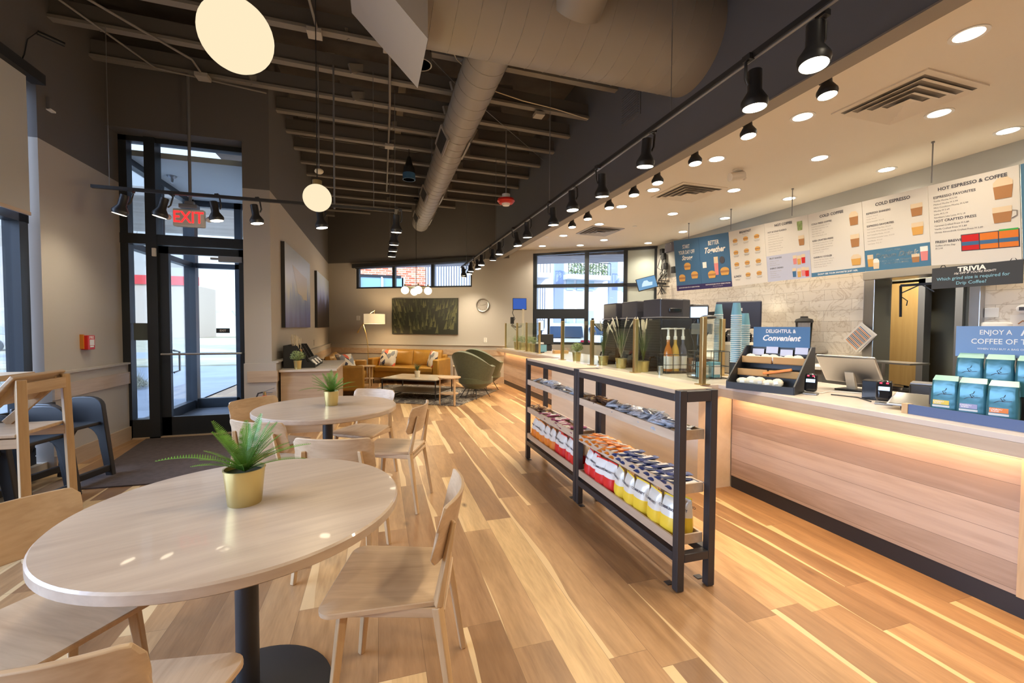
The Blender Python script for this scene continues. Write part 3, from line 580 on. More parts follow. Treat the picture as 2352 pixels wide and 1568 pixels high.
tag(obj('window_sign', B(-2.855,-2.70,6.36,6.37,1.21,1.42), P('grey_vinyl', (.10,.12,.12), .6), sm=0), 'grey rectangular sticker on the narrow sidelight glass', 'sign')
# ------------------------------------------------------------ dining furniture
def face(fx, fy): return math.atan2(-fx, fy)
def make_table(label, x, y):
    t = thing('cafe_table', label, 'table', (x,y,0), .35, 'round cafe tables')
    obj('tabletop', MB().lathe([(.525,.712),(.533,.718),(.533,.744),(.527,.75)], 96), M['tableoak'], t)
    obj('column', MB().cyl((0,0,.03),(0,0,.70),.038,n=28), M['black'], t)
    obj('base', MB().lathe([(.285,0),(.285,.008),(.26,.014),(.05,.022),(.05,.05)], 48), M['blackm'], t)
    obj('mounting_plate', MB().lathe([(.12,.70),(.12,.712)], 24), M['black'], t)
    return t
make_table('round oak table nearest the camera with a fern in a gold pot', -.4657, 1.7526)
make_table('round oak table farther back, between four pale chairs', -.398, 3.713)
def seat_outline(u):  # closed outline of the seat, counter-clockwise
    pts = []
    def corner(cx, cy, r, a0, a1, n=6):
        for i in range(n+1):
            a = math.radians(a0+(a1-a0)*i/n); pts.append((cx+r*math.cos(a), cy+r*math.sin(a)))
    corner(.175,.165,.05,-12,90); corner(-.175,.165,.05,90,192); corner(-.145,-.165,.035,192,270); corner(.145,-.165,.035,270,348)
    return pts
def make_chair():
    t = thing('dining_chair', 'x', 'chair', (0,0,0), 0, 'pale oak dining chairs')
    ol = seat_outline(0); n = len(ol); mb = MB(); vs = []; fs = []
    rings = [(1.0,.440),(1.0,.454),(.985,.457),(.75,.4535),(.4,.450)]
    for sc, z in rings:
        for x, y in ol: vs.append((x*sc, y*sc, z-(.006 if y > .15 and sc > .9 else 0)))
    for r in range(len(rings)-1):
        for i in range(n): fs.append((r*n+i, r*n+(i+1) % n, (r+1)*n+(i+1) % n, (r+1)*n+i))
    fs.append(tuple(range(n))[::-1]); fs.append(tuple((len(rings)-1)*n+i for i in range(n)))
    obj('seat', mb.add(vs, fs), M['oak'], t)
    for s_ in (-1, 1):
        obj('leg', MB().bar((.165*s_,.14,.44), (.195*s_,.185,0), .036, .030, 0, .024, .022), M['oakz'], t, bevel=.004)
        q = obj('leg', MB().bar((.178*s_,-.18,.44), (.205*s_,-.245,0), .036, .028, 0, .024, .022).bar((.178*s_,-.18,.44), (.150*s_,-.232,.72), .036, .026, 0, .024, .012), M['oakz'], t, bevel=.004)
        obj('side_rail', MB().bar((.165*s_,.14,.425), (.178*s_,-.18,.42), .022, .035), M['oak'], t, bevel=.003)
    obj('front_rail', MB().bar((-.165,.145,.425), (.165,.145,.425), .022, .035), M['oakx'], t, bevel=.003)
    obj('rear_rail', MB().bar((-.17,-.18,.41), (.17,-.18,.41), .05, .022), M['oakx'], t, bevel=.003)
    def bk(u, v):
        a = (u-.5)*2; cr = .035; w = .215
        zz = (v-.5)*2; k = max(0, abs(a)-.86)/.14; lim = math.sqrt(max(0, 1-k*k)); z_ = zz*(.100*(.72+.28*lim))
        return (a*w, -.245+.055*a*a - .02*(v-.5)*2+.01, .690+z_)
    obj('backrest', MB().slab(bk, 26, 8, .013), M['oakx'], t, bevel=.003)
    return t
chair0 = make_chair()
chs = [(.055,1.66,(-.36,.09),'oak chair right of the nearest table, seat fully in view'),
       (.113,3.49,(-.93,.36),'oak chair right of the far table, facing left'),
       (-.15,4.13,(-.53,-.85),'oak chair behind the far table, toward the coffee table'),
       (-.184,2.69,(.275,.96),'oak chair between the two round tables, its back toward the camera'),
       (-.64,3.244,(.53,.85),'oak chair at the left front of the far table, back lit white by the window'),
       (-.84,3.89,(.77,-.64),'oak chair left of the far table, beside the entry mat and fire extinguisher'),
       (-1.025,1.71,(.85,-.54),'oak chair left of the nearest table, honey back cut by the left picture edge'),
       (-.617,1.206,(.148,.989),'oak chair at the bottom left corner, only its curved back top and seat in view')]
for i, (x, y, f_, lb) in enumerate(chs):
    if i == 0: chair0.location = (x,y,0); chair0.rotation_euler.z = face(*f_); chair0['label'] = lb
    else: dup(chair0, (x,y,0), face(*f_), lb)
# potted ferns
def fern(name, label, loc, pot_r, pot_h, fronds, mat, group, oval=1.0, rz=0):
    t = thing(name, label, 'plant', loc, rz, group)
    prof = [(pot_r*.80,0),(pot_r*.82,.002),(pot_r,pot_h),(pot_r*1.03,pot_h),(pot_r*1.03,pot_h+.003),(pot_r*.95,pot_h+.003),(pot_r*.93,pot_h-.02)]
    obj('pot', MB().lathe(prof, 40), M['goldpot'], t)
    obj('soil', MB().lathe([(.001,pot_h-.012),(pot_r*.92,pot_h-.012)], 24, close=False), M['soil'], t)
    mb = MB(); rnd = random.Random(name+label)
    for az_, L, lift, droop in fronds:
        a = math.radians(az_); d = Vector((math.cos(a), math.sin(a), 0)); side = Vector((-d.y, d.x, 0)); N = 34; pts = []
        for i in range(N+1):
            s_ = i/N; r = L*(s_*math.cos(math.radians(lift))+.25*s_*s_*droop); z = L*(s_*math.sin(math.radians(lift))-.55*droop*s_*s_)
            pts.append(Vector((0,0,pot_h-.01))+d*(r+.02*s_)+Vector((0,0,z)))
        mb.tube(pts, [.0016*(1-.8*i/N)+.0003 for i in range(N+1)], 4)
        for i in range(3, N+1):
            s_ = i/N; ll = L*.105*math.sin(PI*min(1, .12+s_*.86))**.7+.004; tg = (pts[i]-pts[i-1]).normalized(); up = side.cross(tg)
            for sg in (-1, 1):
                b = pts[i]; o_ = side*sg*ll+tg*ll*.35+up*(-.2*ll); w = tg*(L/N*.36+.0004)
                mb.add([b-w*.7, b+w*.7, b+o_*.6+w*.7, b+o_, b+o_*.6-w*.5], [(0,1,2,3,4)])
    obj('fronds', mb, mat, t, sm=0)
    return t
rf = random.Random(4)
big = [(-160,.30,40,.75),(160,.24,58,.3),(185,.22,66,.3),(120,.23,70,.2),(80,.25,76,.15),(60,.24,66,.3),(20,.26,42,.55),(5,.23,30,.5),(-20,.20,52,.4),(-60,.16,45,.5),(-95,.17,55,.4),(-120,.18,50,.5),(140,.2,44,.5),(40,.19,50,.5),(-40,.17,62,.3),(100,.2,85,.1),(210,.17,55,.4),(170,.26,62,.2),(95,.24,68,.25),(50,.22,72,.15),(150,.22,52,.4),(75,.2,60,.4),(-10,.2,48,.4),(30,.2,60,.3),(-140,.17,40,.6),(-75,.15,60,.3),(10,.17,64,.2),(130,.18,78,.1)]
fern('potted_fern', 'large green fern in an oval gold pot on the nearest table', (-.468,1.755,.75), .066, .125, [(a-20,L*.86,l,d) for a, L, l, d in big], M['leaf'], 'plants on tables and counters')
fern('potted_fern', 'smaller fern in a ribbed gold pot on the farther round table', (-.372,3.75,.75), .058, .115, [(a+15,L*.80,l-4,d) for a, L, l, d in big], M['leaf'], 'plants on tables and counters')
def bush(label, loc, r, ph, R, n=260, mat='leafl', pot='goldpot', group='plants on tables and counters'):
    t = thing('potted_bush', label, 'plant', loc, 0, group); rnd = random.Random(label)
    obj('pot', MB().lathe([(r*.8,0),(r,ph),(r*1.04,ph),(r*1.04,ph+.003),(r*.9,ph+.003)], 28), M[pot], t)
    mb = MB()
    for k in range(n):
        a = rnd.uniform(0,6.28); ph_ = math.acos(rnd.uniform(-.45,1)); d = Vector((math.sin(ph_)*math.cos(a), math.sin(ph_)*math.sin(a), math.cos(ph_)*.85)); c = Vector((0,0,ph+R*.6))+d*R*rnd.uniform(.72,1.0)
        if k % 4 == 0: mb.tube([(0,0,ph), tuple(c)], .0012, 3)
        u = d.cross(Vector((rnd.random(),rnd.random(),rnd.random()))).normalized(); w = d.cross(u); s_ = R*rnd.uniform(.10,.19)
        mb.add([c-u*s_*.7, c-w*s_*.5, c+u*s_*.7+d*s_*.3, c+w*s_*.5], [(0,1,2,3)])
    obj('foliage', mb, M[mat], t, sm=0)
    return t
bush('round pale green bush in a gold pot on the condiment counter', (-1.02,6.20,.83), .05, .11, .095)
bush('round green bush in a gold pot at the front of the bar counter', (2.76,5.70,.905), .065, .13, .10)
for x, y, lb in ((2.96,9.15,'leftmost of the small bushes behind the far guard glass'),(2.94,8.72,'second small bush behind the far guard glass'),(2.95,8.36,'third small bush behind the far guard glass'),(2.93,8.02,'bush behind the guard glass, beside the blue napkin holder')):
    bush(lb, (x,y,.905), .075, .16, .11, 150)
def spiky(label, loc, r, ph, L, pot, mat, n=70, plume=0, group='plants on tables and counters', name='potted_grass'):
    t = thing(name, label, 'plant', loc, 0, group); rnd = random.Random(label)
    obj('pot', MB().lathe([(r*.8,0),(r,ph),(r*1.04,ph),(r*1.04,ph+.003),(r*.9,ph+.003)], 28), M[pot], t)
    mb = MB()
    for k in range(n):
        a = rnd.uniform(0,6.28); sp = rnd.uniform(.1,.75)*(.45 if plume else 1); l = L*rnd.uniform(.6,1); d = Vector((math.cos(a),math.sin(a),0)); sd = Vector((-d.y,d.x,0))*.0035; prev = None; pts = [Vector((0,0,ph-.01))+d*r*.4*s_+d*l*sp*s_*s_+Vector((0,0,l*(s_-.25*sp*s_*s_))) for s_ in (0,.35,.7,1)]
        vs = []
        for i, p in enumerate(pts): w = sd*(1-.3*i); vs += [p-w, p+w]
        mb.add(vs, [(0,1,3,2),(2,3,5,4),(4,5,7,6)])
    obj('blades', mb, M[mat], t, sm=0)
    for k in range(plume):
        a = rnd.uniform(0,6.28); d = Vector((math.cos(a),math.sin(a),0)); s_ = rnd.uniform(.03,.13); z = ph+L*rnd.uniform(.72,.95)
        obj('plume', MB().tube([(0,0,ph), tuple(d*s_*.5+Vector((0,0,z*.7))), tuple(d*s_*.86+Vector((0,0,z-.012))), tuple(d*s_*.9+Vector((0,0,z))), tuple(d*s_*1.15+Vector((0,0,z+.05))), tuple(d*s_*1.4+Vector((0,0,z+.11)))], [.0013,.0013,.0013,.007,.010,.004], 8), M['plume'], t)
    return t
spiky('small spiky grass plant in a pale pot on the coffee table', (.72,8.62,.40), .055, .12, .20, 'plume', 'reed', 120)
for x, y, lb in ((2.80,4.99,'reed plant with cream plumes in a gold pot, left of three on the bar'),(2.80,4.56,'reed plant with cream plumes in a gold pot, middle of three on the bar'),(2.81,4.12,'reed plant with cream plumes in a gold pot, right of three on the bar')):
    spiky(lb, (x,y,.905), .068, .115, .42, 'goldpot', 'reed', 70, 6, name='potted_reed')
# entry mat
mb = MB(); mb.prism([(-2.72,6.28),(-2.50,4.62),(-2.42,4.50),(-1.30,4.44),(-1.30,5.95),(-1.62,6.28)], .001, .012); tag(obj('entry_mat', mb, M['mat'], sm=0), 'brown ribbed entry mat in front of the glass door', 'mat')
# window bar and wooden bar chair
t = thing('window_bar', 'narrow pale bar-height counter along the left window', 'counter', (-2.7,2.2,0))
obj('bar_top', B(-.25,.22,-2.6,1.95,1.0,1.04), M['oak'], t, sm=0, bevel=.004); obj('bracket', B(-.2,.1,1.6,1.65,.0,1.0), M['black'], t, sm=0); obj('bracket', B(-.2,.1,-.6,-.55,.0,1.0), M['black'], t, sm=0)
t = thing('bar_chair', 'tall pale wooden bar chair with slanted backrest by the left window', 'chair', (-2.18,3.4,0), PI/2)
# local: +Y faces -x world (front), X across
for s_ in (-1, 1):
    obj('rear_leg', MB().bar((.185*s_,-.19,1.07), (.205*s_,-.21,0), .045, .04), M['oakz'], t, bevel=.004)
    obj('front_leg', MB().bar((.185*s_,.19,.72), (.205*s_,.23,0), .045, .04), M['oakz'], t, bevel=.004)
    obj('brace', MB().bar((.16*s_,-.17,1.04), (.16*s_,.10,.76), .022, .05), M['oakz'], t, bevel=.003)
    obj('side_rail', MB().bar((.185*s_,-.19,.70), (.185*s_,.19,.70), .03, .055), M['oak'], t, bevel=.003)
obj('backrest', MB().bar((-.215,-.165,1.09), (-.215,-.165,1.09+1e-4), .01, .01) if 0 else MB().box(-.215,.215,-.11,.11,-.011,.011,0,T(0,-.105,1.005) @ RX(math.radians(-52))), M['oakx'], t, sm=0, bevel=.004)
obj('top_rail', MB().box(-.18,.18,-.205,-.175,.98,1.05), M['oakx'], t, sm=0, bevel=.003)
obj('seat', MB().box(-.20,.20,-.17,.24,.735,.757), M['oak'], t, sm=0, bevel=.005)
obj('footrest', MB().bar((-.2,.215,.27), (.2,.215,.27), .03, .045), M['oakx'], t, bevel=.003); obj('footrest', MB().bar((-.2,-.205,.2), (.2,-.205,.2), .03, .045), M['oakx'], t, bevel=.003)
# black plastic high chairs
def high_chair(label, x, y, rz):
    t = thing('high_chair', label, 'high chair', (x,y,0), rz, 'black high chairs by the left window')
    def arch(yo):
        o = []
        for i in range(13):
            a = PI*i/12; o.append((.17*math.cos(a)**1 if 0 else .17*math.copysign(abs(math.cos(a))**.7, math.cos(a)), .62+.12*math.sin(a)**.8))
        out = [(.245,0)]+o+[(-.245,0)]; inn = [(-.185,0)]
        for i in range(13):
            a = PI-PI*i/12; inn.append((.13*math.cos(a)*1.0, .30+.16*math.sin(a)))
        inn.append((.185,0)); poly = out+inn
        return MB().prism(poly, yo-.022, yo+.022, 0, RX(PI/2))
    obj('side_panel', arch(-.19), M['black'], t, sm=30, bevel=.006); obj('side_panel', arch(.19), M['black'], t, sm=30, bevel=.006)
    obj('seat', B(-.15,.15,-.18,.18,.48,.51), M['black'], t, sm=0, bevel=.008)
    obj('back_panel', MB().box(-.012,.012,-.18,.18,.5,.70,0,T(-.15,0,0) @ RY(-.15)), M['black'], t, sm=0, bevel=.008)
    obj('foot_bar', B(-.225,-.19,-.2,.2,.05,.11), M['black'], t, sm=0, bevel=.008); obj('foot_bar', B(.19,.225,-.2,.2,.05,.11), M['black'], t, sm=0, bevel=.008)
    obj('strap_hook', B(.03,.11,.21,.225,.60,.64), M['grey'], t, sm=0)
high_chair('black plastic high chair nearest the door, standing at the mat corner', -2.63, 4.72, -.25)
high_chair('black plastic high chair behind the wooden bar chair legs', -2.62, 4.22, -.2)
high_chair('black plastic high chair at the left picture edge under the bar', -2.68, 3.72, -.1)
# fire alarm pull, extinguisher
t = thing('fire_alarm_pull', 'red fire alarm pull station on the left wall', 'fire alarm', (-2.95,5.62,1.21))
obj('housing', B(0,.06,-.06,.06,-.075,.075), M['fred'], t, sm=0, bevel=.006); obj('back_box', B(0,.03,-.075,-.055,-.065,.085), P('amber_box', (.6,.22,.02), .5), t, sm=0)
mb = MB(); put_text(mb, 'FIRE', .04, T(.0615,0,.052) @ RZ(PI/2) @ RX(PI/2), bold=.02); mb.box(.06,.064,-.03,.03,-.05,-.035); obj('lettering', mb, M['inkw'], t, sm=0); obj('handle', B(.058,.066,-.035,.035,-.03,.03), M['white'], t, sm=0)
t = thing('fire_extinguisher', 'red fire extinguisher hung on the pier behind the dining chair', 'extinguisher', (-1.36,5.98,.12))
obj('cylinder', MB().lathe([(.0,0),(.06,.0),(.065,.02),(.065,.34),(.045,.39),(.02,.41)], 24), M['fred'], t); obj('valve', MB().cyl((0,0,.40),(0,0,.46),.018), M['brass'], t)
obj('lever', MB().bar((-.02,0,.455),(.11,-.02,.50),.018,.008).bar((-.02,0,.45),(.09,-.02,.445),.016,.008), M['steel'], t); obj('hose', MB().tube([(-.02,0,.45),(-.07,-.01,.44),(-.10,-.02,.36),(-.085,-.02,.2)], .009), M['black'], t)
# condiment station
t = thing('condiment_counter', 'low maple condiment counter with pale top by the gallery wall', 'counter', (-.88,6.9,0))
obj('cabinet', B(-.33,.30,-.77,.77,.0,.80), M['trimx'], t, sm=0); obj('countertop', B(-.345,.345,-.80,.80,.80,.83), M['quartz'], t, sm=0, bevel=.004)
for i in range(3): obj('waste_opening', MB().box(-.02,.22,-.35+i*.28,-.30+i*.28,.83,.832), M['inkg'], t, sm=0)
t = thing('condiment_organizer', 'black sloped condiment organizer with stirrers on the counter', 'organizer', (-1.03,6.75,.83))
sp_ = [(-.18,0),(.20,0),(.20,.06),(.10,.08),(-.02,.30),(-.18,.30)]
for yo in (-.40,-.13,.13,.40): obj('divider', MB().prism([(a,b) for a, b in sp_], -yo-.008, -yo+.008, 0, RX(PI/2)), M['blackm'], t, sm=0)
obj('back_panel', B(-.19,-.175,-.4,.4,0,.30), M['blackm'], t, sm=0); obj('front_panel', MB().box(-.01,.01,-.4,.4,0,.14,0,T(.20,0,.02) @ RY(-.75)), M['blackm'], t, sm=0); obj('floor_panel', B(-.18,.2,-.4,.4,0,.012), M['blackm'], t, sm=0)
for yo in (-.26,0,.26):
    q = obj('label_card', MB().box(.0,.004,-.075,.075,.02,.11,0,T(.215,yo,.02) @ RY(-.75)), M['paper'], t, sm=0)
rnd = random.Random(9); mb = MB()
for k in range(26):
    x, y = rnd.uniform(-.12,-.02), rnd.uniform(-.22,.0); mb.bar((x,y,.10), (x+rnd.uniform(-.03,.03),y+rnd.uniform(-.04,.04),.42+rnd.uniform(-.04,.03)), .007,.003)
tag(obj('wooden_stirrers', mb, M['plume'], M=T(-1.03,6.75,.83), sm=0), 'bundle of pale wooden stirrers standing in the black organizer', 'stirrers', kind='stuff')
tag(obj('kraft_sleeves', MB().box(-.12,.0,-.24,-.02,.04,.24).box(-.12,0,.18,.32,.04,.2), M['kraft'], M=T(-1.03,6.75,.83), sm=0), 'kraft paper cup sleeves stacked in the black organizer', 'cup sleeves')
# paintings on the gallery wall, forest print, clock, plates
t = thing('painting', 'tall misty blue painting with dark edge, nearer on the gallery wall', 'painting', (-1.30,7.82,1.372), 0, 'paintings on the gallery wall')
obj('canvas_edge', B(0,.05,-1.14,1.14,0,1.2), M['black'], t, sm=0); obj('canvas', B(.05,.053,-1.14,1.14,.0,1.2), M['arta'], t, sm=0)
obj('cloud_patch', MB().prism([(-.6,.95),(.2,.9),(.75,.88),(.75,.48),(.35,.48),(.2,.53),(-.15,.55)], 0, .001, 0, T(.0535,0,0) @ RZ(PI/2) @ RX(PI/2)), P('cloud_beige', (.55,.50,.44), .4), t, sm=0)
t = thing('painting', 'tall painting of dark rain under bright blue sky, farther on the gallery wall', 'painting', (-1.30,11.07,1.372), 0, 'paintings on the gallery wall')
obj('canvas_edge', B(0,.05,-1.12,1.12,0,1.2), M['black'], t, sm=0); obj('canvas', B(.05,.053,-1.12,1.12,.0,1.2), M['artb'], t, sm=0)
def onback(s, z, off=0): p = MW @ Vector((s, -off, z)); return p
BA = math.atan2(-.561, 1)
t = thing('forest_print', 'wide print of an evergreen forest seen from above, over the sofa', 'picture', onback(2.78,1.205), BA)
obj('canvas', B(-.90,.90,-.045,-.002,0,.92), P('forest_dark', (.018,.020,.012), .6), t, sm=0)
rnd = random.Random(6); mb = MB(); mb2 = MB()
for k in range(150):
    x = rnd.uniform(-.86,.86); z = .88*(rnd.random()**.8); h = .09+.10*(1-z)+rnd.uniform(0,.04); lean = x*.12; w = h*.26
    if z+h > .915: h = .915-z
    m_ = mb2 if rnd.random() < .38 and z < .75 else mb; o = -.0455-.00001*k-(.002 if z < .5 else 0)
    for q in range(5):
        f0 = q/5; ww = w*(1-f0)*.9; m_.add([(max(-.9,min(.9,x+lean*f0*h*3-ww)),o,z+h*f0),(max(-.9,min(.9,x+lean*f0*h*3+ww)),o,z+h*f0),(max(-.9,min(.9,x+lean*(f0+.35)*h*3)),o,min(.918,z+h*(f0+.38)))], [(0,1,2)])
obj('dark_trees', mb, P('forest_mid', (.050,.054,.026), .6), t, sm=0); obj('bright_trees', mb2, P('forest_lit', (.125,.125,.055), .6), t, sm=0)
t = thing('wall_clock', 'round silver wall clock on the angled wall', 'clock', onback(4.33,1.94), BA)
obj('rim', MB().lathe([(.13,0),(.17,.0),(.17,.03),(.16,.045),(.145,.04),(.143,.02)], 40, 0, RX(PI/2), False), M['steel'], t); obj('dial', MB().lathe([(.001,.02),(.145,.02)], 40, 0, RX(PI/2), False), P('clock_face', (.36,.32,.28), .3), t)
mb = MB()
for k in range(12): a = PI/6*k; put_text(mb, str(k or 12), .030, T(.112*math.sin(a),-.0225,.112*math.cos(a)) @ RX(PI/2), bold=.01)
obj('numerals', mb, M['ink'], t, sm=0); obj('hands', MB().bar((0,-.024,0),(-.075,-.024,.002),.007,.002).bar((0,-.026,0),(.105,-.026,.035),.005,.002), M['black'], t)
def plate(name, label, cat, mw, s, z, w=.08, h=.12):
    t = thing(name, label, cat, onback(s, z), BA); obj('plate', B(-w/2,w/2,-.008,0,-h/2,h/2), M['white'], t, sm=0, bevel=.002); obj('sockets', B(-.016,.016,-.0095,-.008,-.04,-.012).box(-.016,.016,-.0095,-.008,.012,.04), M['cream'], t, sm=0)
plate('wall_outlet', 'white double outlet on the angled wall right of the sofa', 'outlet', MW, 4.40, 1.07)
plate('light_switch', 'small white switch plate on the wall beside the floor lamp', 'switch', MW, .88, 1.62, .11, .12)
plate('wall_outlet', 'outlet plate high on the wall feeding the small blue monitor', 'outlet', MW, 5.32, 1.97, .09, .14)
t = thing('wall_outlet', 'outlet plate under the farther painting, above the wainscot cap', 'outlet', (-1.30,9.8,1.05)); obj('plate', B(0,.008,-.04,.04,-.06,.06), M['wall'], t, sm=0)
t = thing('wall_sensor', 'small white sensor high on the dark left wall', 'sensor', (-2.95,5.2,3.46)); obj('housing', B(0,.03,-.035,.035,-.06,.05), M['dark'], t, sm=0, bevel=.004); obj('lit_edge', B(0,.035,-.035,.035,-.065,-.05), M['inkw'], t, sm=0)
t = thing('door_sensor', 'small white sensor on the door frame mullion', 'sensor', (-2.60,6.30,2.28)); obj('housing', B(-.02,.02,-.03,0,-.05,.05), M['white'], t, sm=0, bevel=.004)
# ------------------------------------------------------------ lounge
SA = math.radians(-30)
def cushion(name, parent, c, d, mat, bulge=.03, Mx=None, n=10):
    w, dp, h = d
    def sup(u, v):
        pass
    mb = MB(); vs = []; fs = []
    K = n
    def f(a, b, s_):   # a,b in -1..1
        e = (1-a**4)*(1-b**4); return (c[0]+a*w/2, c[1]+b*dp/2, c[2]+s_*(h/2*(.55+.45*e**.5)+bulge*e*.5))
    for s_ in (-1, 1):
        for j in range(K+1):
            for i in range(K+1): vs.append(f(-1+2*i/K, -1+2*j/K, s_))
    w1 = K+1; k = w1*w1
    for j in range(K):
        for i in range(K):
            a = j*w1+i; fs.append((a, a+w1, a+w1+1, a+1)); fs.append((k+a, k+a+1, k+a+w1+1, k+a+w1))
    per = [i for i in range(w1)]+[j*w1+K for j in range(1, w1)]+[K*w1+i for i in range(K-1, -1, -1)]+[j*w1 for j in range(K-1, 0, -1)]
    for q in range(len(per)): a, b = per[q], per[(q+1) % len(per)]; fs.append((a, b, k+b, k+a))
    mb.add(vs, fs); return obj(name, mb, mat, parent, sm=50, M=Mx)
def sofa(label, x, y, rz, L=1.75):
    t = thing('leather_sofa', label, 'sofa', (x,y,0), rz, 'cognac leather sofas')   # front faces local -Y
    obj('base', B(-L/2+.02,L/2-.02,-.40,.42,.14,.30), M['leather'], t, sm=0, bevel=.02)
    for s_ in (-1, 1):
        x0 = s_*(L/2-.07); obj('arm', B(x0-.08,x0+.08,-.44,.42,.13,.62), M['leather'], t, sm=30, bevel=.035)
        obj('bolster', MB().lathe([(.02,-.20),(.085,-.195),(.095,-.17),(.095,.17),(.085,.195),(.02,.20)], 24, 0, T(s_*(L/2-.255),.0,.525) @ RX(PI/2)), M['leather'], t)
        for yy in (-.36,.36): obj('leg', MB().cyl((s_*(L/2-.1),yy,.14),(s_*(L/2-.09),yy,0),.03,.018,10), P('dark_walnut', (.05,.022,.012), .4) if 'dark_walnut' not in bpy.data.materials else bpy.data.materials['dark_walnut'], t)
    obj('seat_cushion', MB().box(-L/2+.155,L/2-.155,-.43,.22,.29,.425), M['leather'], t, sm=30, bevel=.035)
    obj('back_frame', B(-L/2+.06,L/2-.06,.25,.43,.15,.70), M['leather'], t, sm=30, bevel=.03)
    for s_ in (-1, 1): cushion('back_cushion', t, (0,0,0), (L/2-.17,.42,.17), M['leather'], .05, T(s_*(L/4-.08),.20,.60) @ RX(math.radians(76)))
    return t
sofa('cognac leather sofa under the forest print', .75, 11.02, SA, 1.85)
sofa('cognac leather sofa along the gallery wall, half hidden by the condiment counter', -.72, 9.75, math.radians(90), 1.75)
def throw(label, loc, rx, rz, s=.42):
    o = cushion('throw_pillow', None, (0,0,0), (s,s,.12), M['pillow'], .05); o.location = loc; o.rotation_euler = (rx,0,rz); tag(o, label, 'pillow', 'patterned throw pillows')
throw('patterned throw pillow on the left end of the sofa under the print', (.22,11.12,.61), math.radians(68), SA-.1)
throw('patterned throw pillow turned on the right end of the sofa under the print', (1.25,10.58,.60), math.radians(74), SA-.9, .40)
throw('patterned throw pillow with coral corner on the gallery wall sofa', (-.62,9.30,.62), math.radians(68), math.radians(60))
throw('second patterned pillow at the far arm of the gallery wall sofa', (-.80,9.75,.62), math.radians(72), math.radians(95), .38)
t = thing('coffee_table', 'low coffee table with pale stone top and black frame', 'table', (.735,8.66,0), math.radians(-32.5))
obj('tabletop', B(-.575,.575,-.40,.40,.385,.405), P('stone_top', (.55,.49,.38), .15, var=.1, vscale=3), t, sm=0, bevel=.003); obj('shelf', B(-.56,.56,-.38,.38,.14,.155), P('smoked_shelf', (.10,.08,.065), .5), t, sm=0)
for sx_ in (-1,1):
    for sy_ in (-1,1): obj('leg', B(sx_*.56-.009,sx_*.56+.009,sy_*.385-.009,sy_*.385+.009,.012,.385), M['black'], t, sm=0)
    obj('end_rail', B(sx_*.56-.009,sx_*.56+.009,-.385,.385,.014,.032), M['black'], t, sm=0)
obj('rail', B(-.56,.56,-.394,-.376,.365,.385).box(-.56,.56,.376,.394,.365,.385), M['black'], t, sm=0)
def side_table(label, x, y, h=.50, r=.20):
    t = thing('side_table', label, 'table', (x,y,0), .4, 'round oak side tables')
    obj('tabletop', MB().lathe([(r-.02,h-.02),(r,h-.012),(r,h+.004),(r-.006,h+.004),(r-.008,h)], 40), M['oak'], t); obj('shelf', MB().lathe([(r*.78,.20),(r*.80,.215)], 32), M['oak'], t)
    for k in range(3):
        a = k*2*PI/3+.5; obj('leg', MB().bar((r*.84*math.cos(a),r*.84*math.sin(a),h-.015),(r*.86*math.cos(a),r*.86*math.sin(a),.012),.028,.024), M['oakz'], t)
side_table('round oak side table in front of the coffee table corner', 1.20, 7.62)
side_table('round oak side table between the sofa and the green chairs', 1.80, 9.70)
side_table('round oak side table in the corner between the two sofas', -.27, 10.30)
def tub(label, x, y, rz):
    t = thing('tub_chair', label, 'armchair', (x,y,0), rz, 'olive tub chairs')   # front faces local -Y
    def shell(u, v):
        a = PI*(-.08)+u*PI*1.16; ex = math.sin(max(0, min(PI, a))); r = .36+.05*v; hgt = .36+(.16+.28*max(0, math.sin(a))**1.2)*1.0
        k = .55+.45*v**.6; z = .23+(hgt-.10)*v
        return (math.cos(a)*r*k*1.02, (math.sin(a)*.98)*r*k+.02*v, z)
    obj('shell', MB().slab(shell, 40, 12, .075), M['green'], t, sm=60)
    obj('seat_cushion', MB().lathe([(.05,.24),(.25,.24),(.33,.30),(.335,.40),(.30,.43),(.05,.435)], 32, 0, T(0,-.02,0) @ S3(1,1.05,1)), M['green'], t)
    for a in (45,135,225,315,270,90):
        if a in (270,): continue
        q = math.radians(a); obj('leg', MB().cyl((.14*math.cos(q),.14*math.sin(q),.25),(.30*math.cos(q),.30*math.sin(q),.0),.009,.007,8), M['black'], t)
    obj('cross_bars', MB().bar((-.2,-.2,.13),(.2,.2,.13),.01,.01).bar((-.2,.2,.13),(.2,-.2,.13),.01,.01), M['black'], t)
tub('olive green tub chair nearer the shelf, back toward the camera', 1.82, 8.32, math.radians(128))
tub('olive green tub chair farther away, against the bar panel', 2.24, 9.22, math.radians(128))
t = thing('floor_lamp', 'arched brass floor lamp with cream drum shade by the sofa', 'lamp', (-.26,11.15,0), SA)
obj('base', MB().lathe([(.14,0),(.14,.02),(.02,.03)], 32), M['brass'], t); obj('pole', MB().tube([(.0,0,.02),(.01,0,.5),(.0,0,.9),(-.05,0,1.2),(-.13,0,1.45)], .011), M['brass'], t)
obj('arm', MB().tube([(-.27,0,1.27),(-.13,0,1.47),(-.02,0,1.62),(.09,0,1.74),(.19,0,1.79)], .008), M['brass'], t); obj('counterweight', MB().cyl((-.29,0,1.24),(-.25,0,1.30),.02), M['brass'], t)
obj('stem', MB().cyl((.18,0,1.79),(.18,0,1.70),.006), M['brass'], t); obj('lamp_shade', MB().lathe([(.245,1.46),(.25,1.46),(.25,1.70),(.245,1.70)], 48, 0, T(.18,0,0), False), M['lampshade'], t)
light('POINT', tuple(Matrix.Translation((-.26,11.15,0)) @ RZ(SA) @ Vector((.18,0,1.58))), 14, (1,.74,.42), .08)
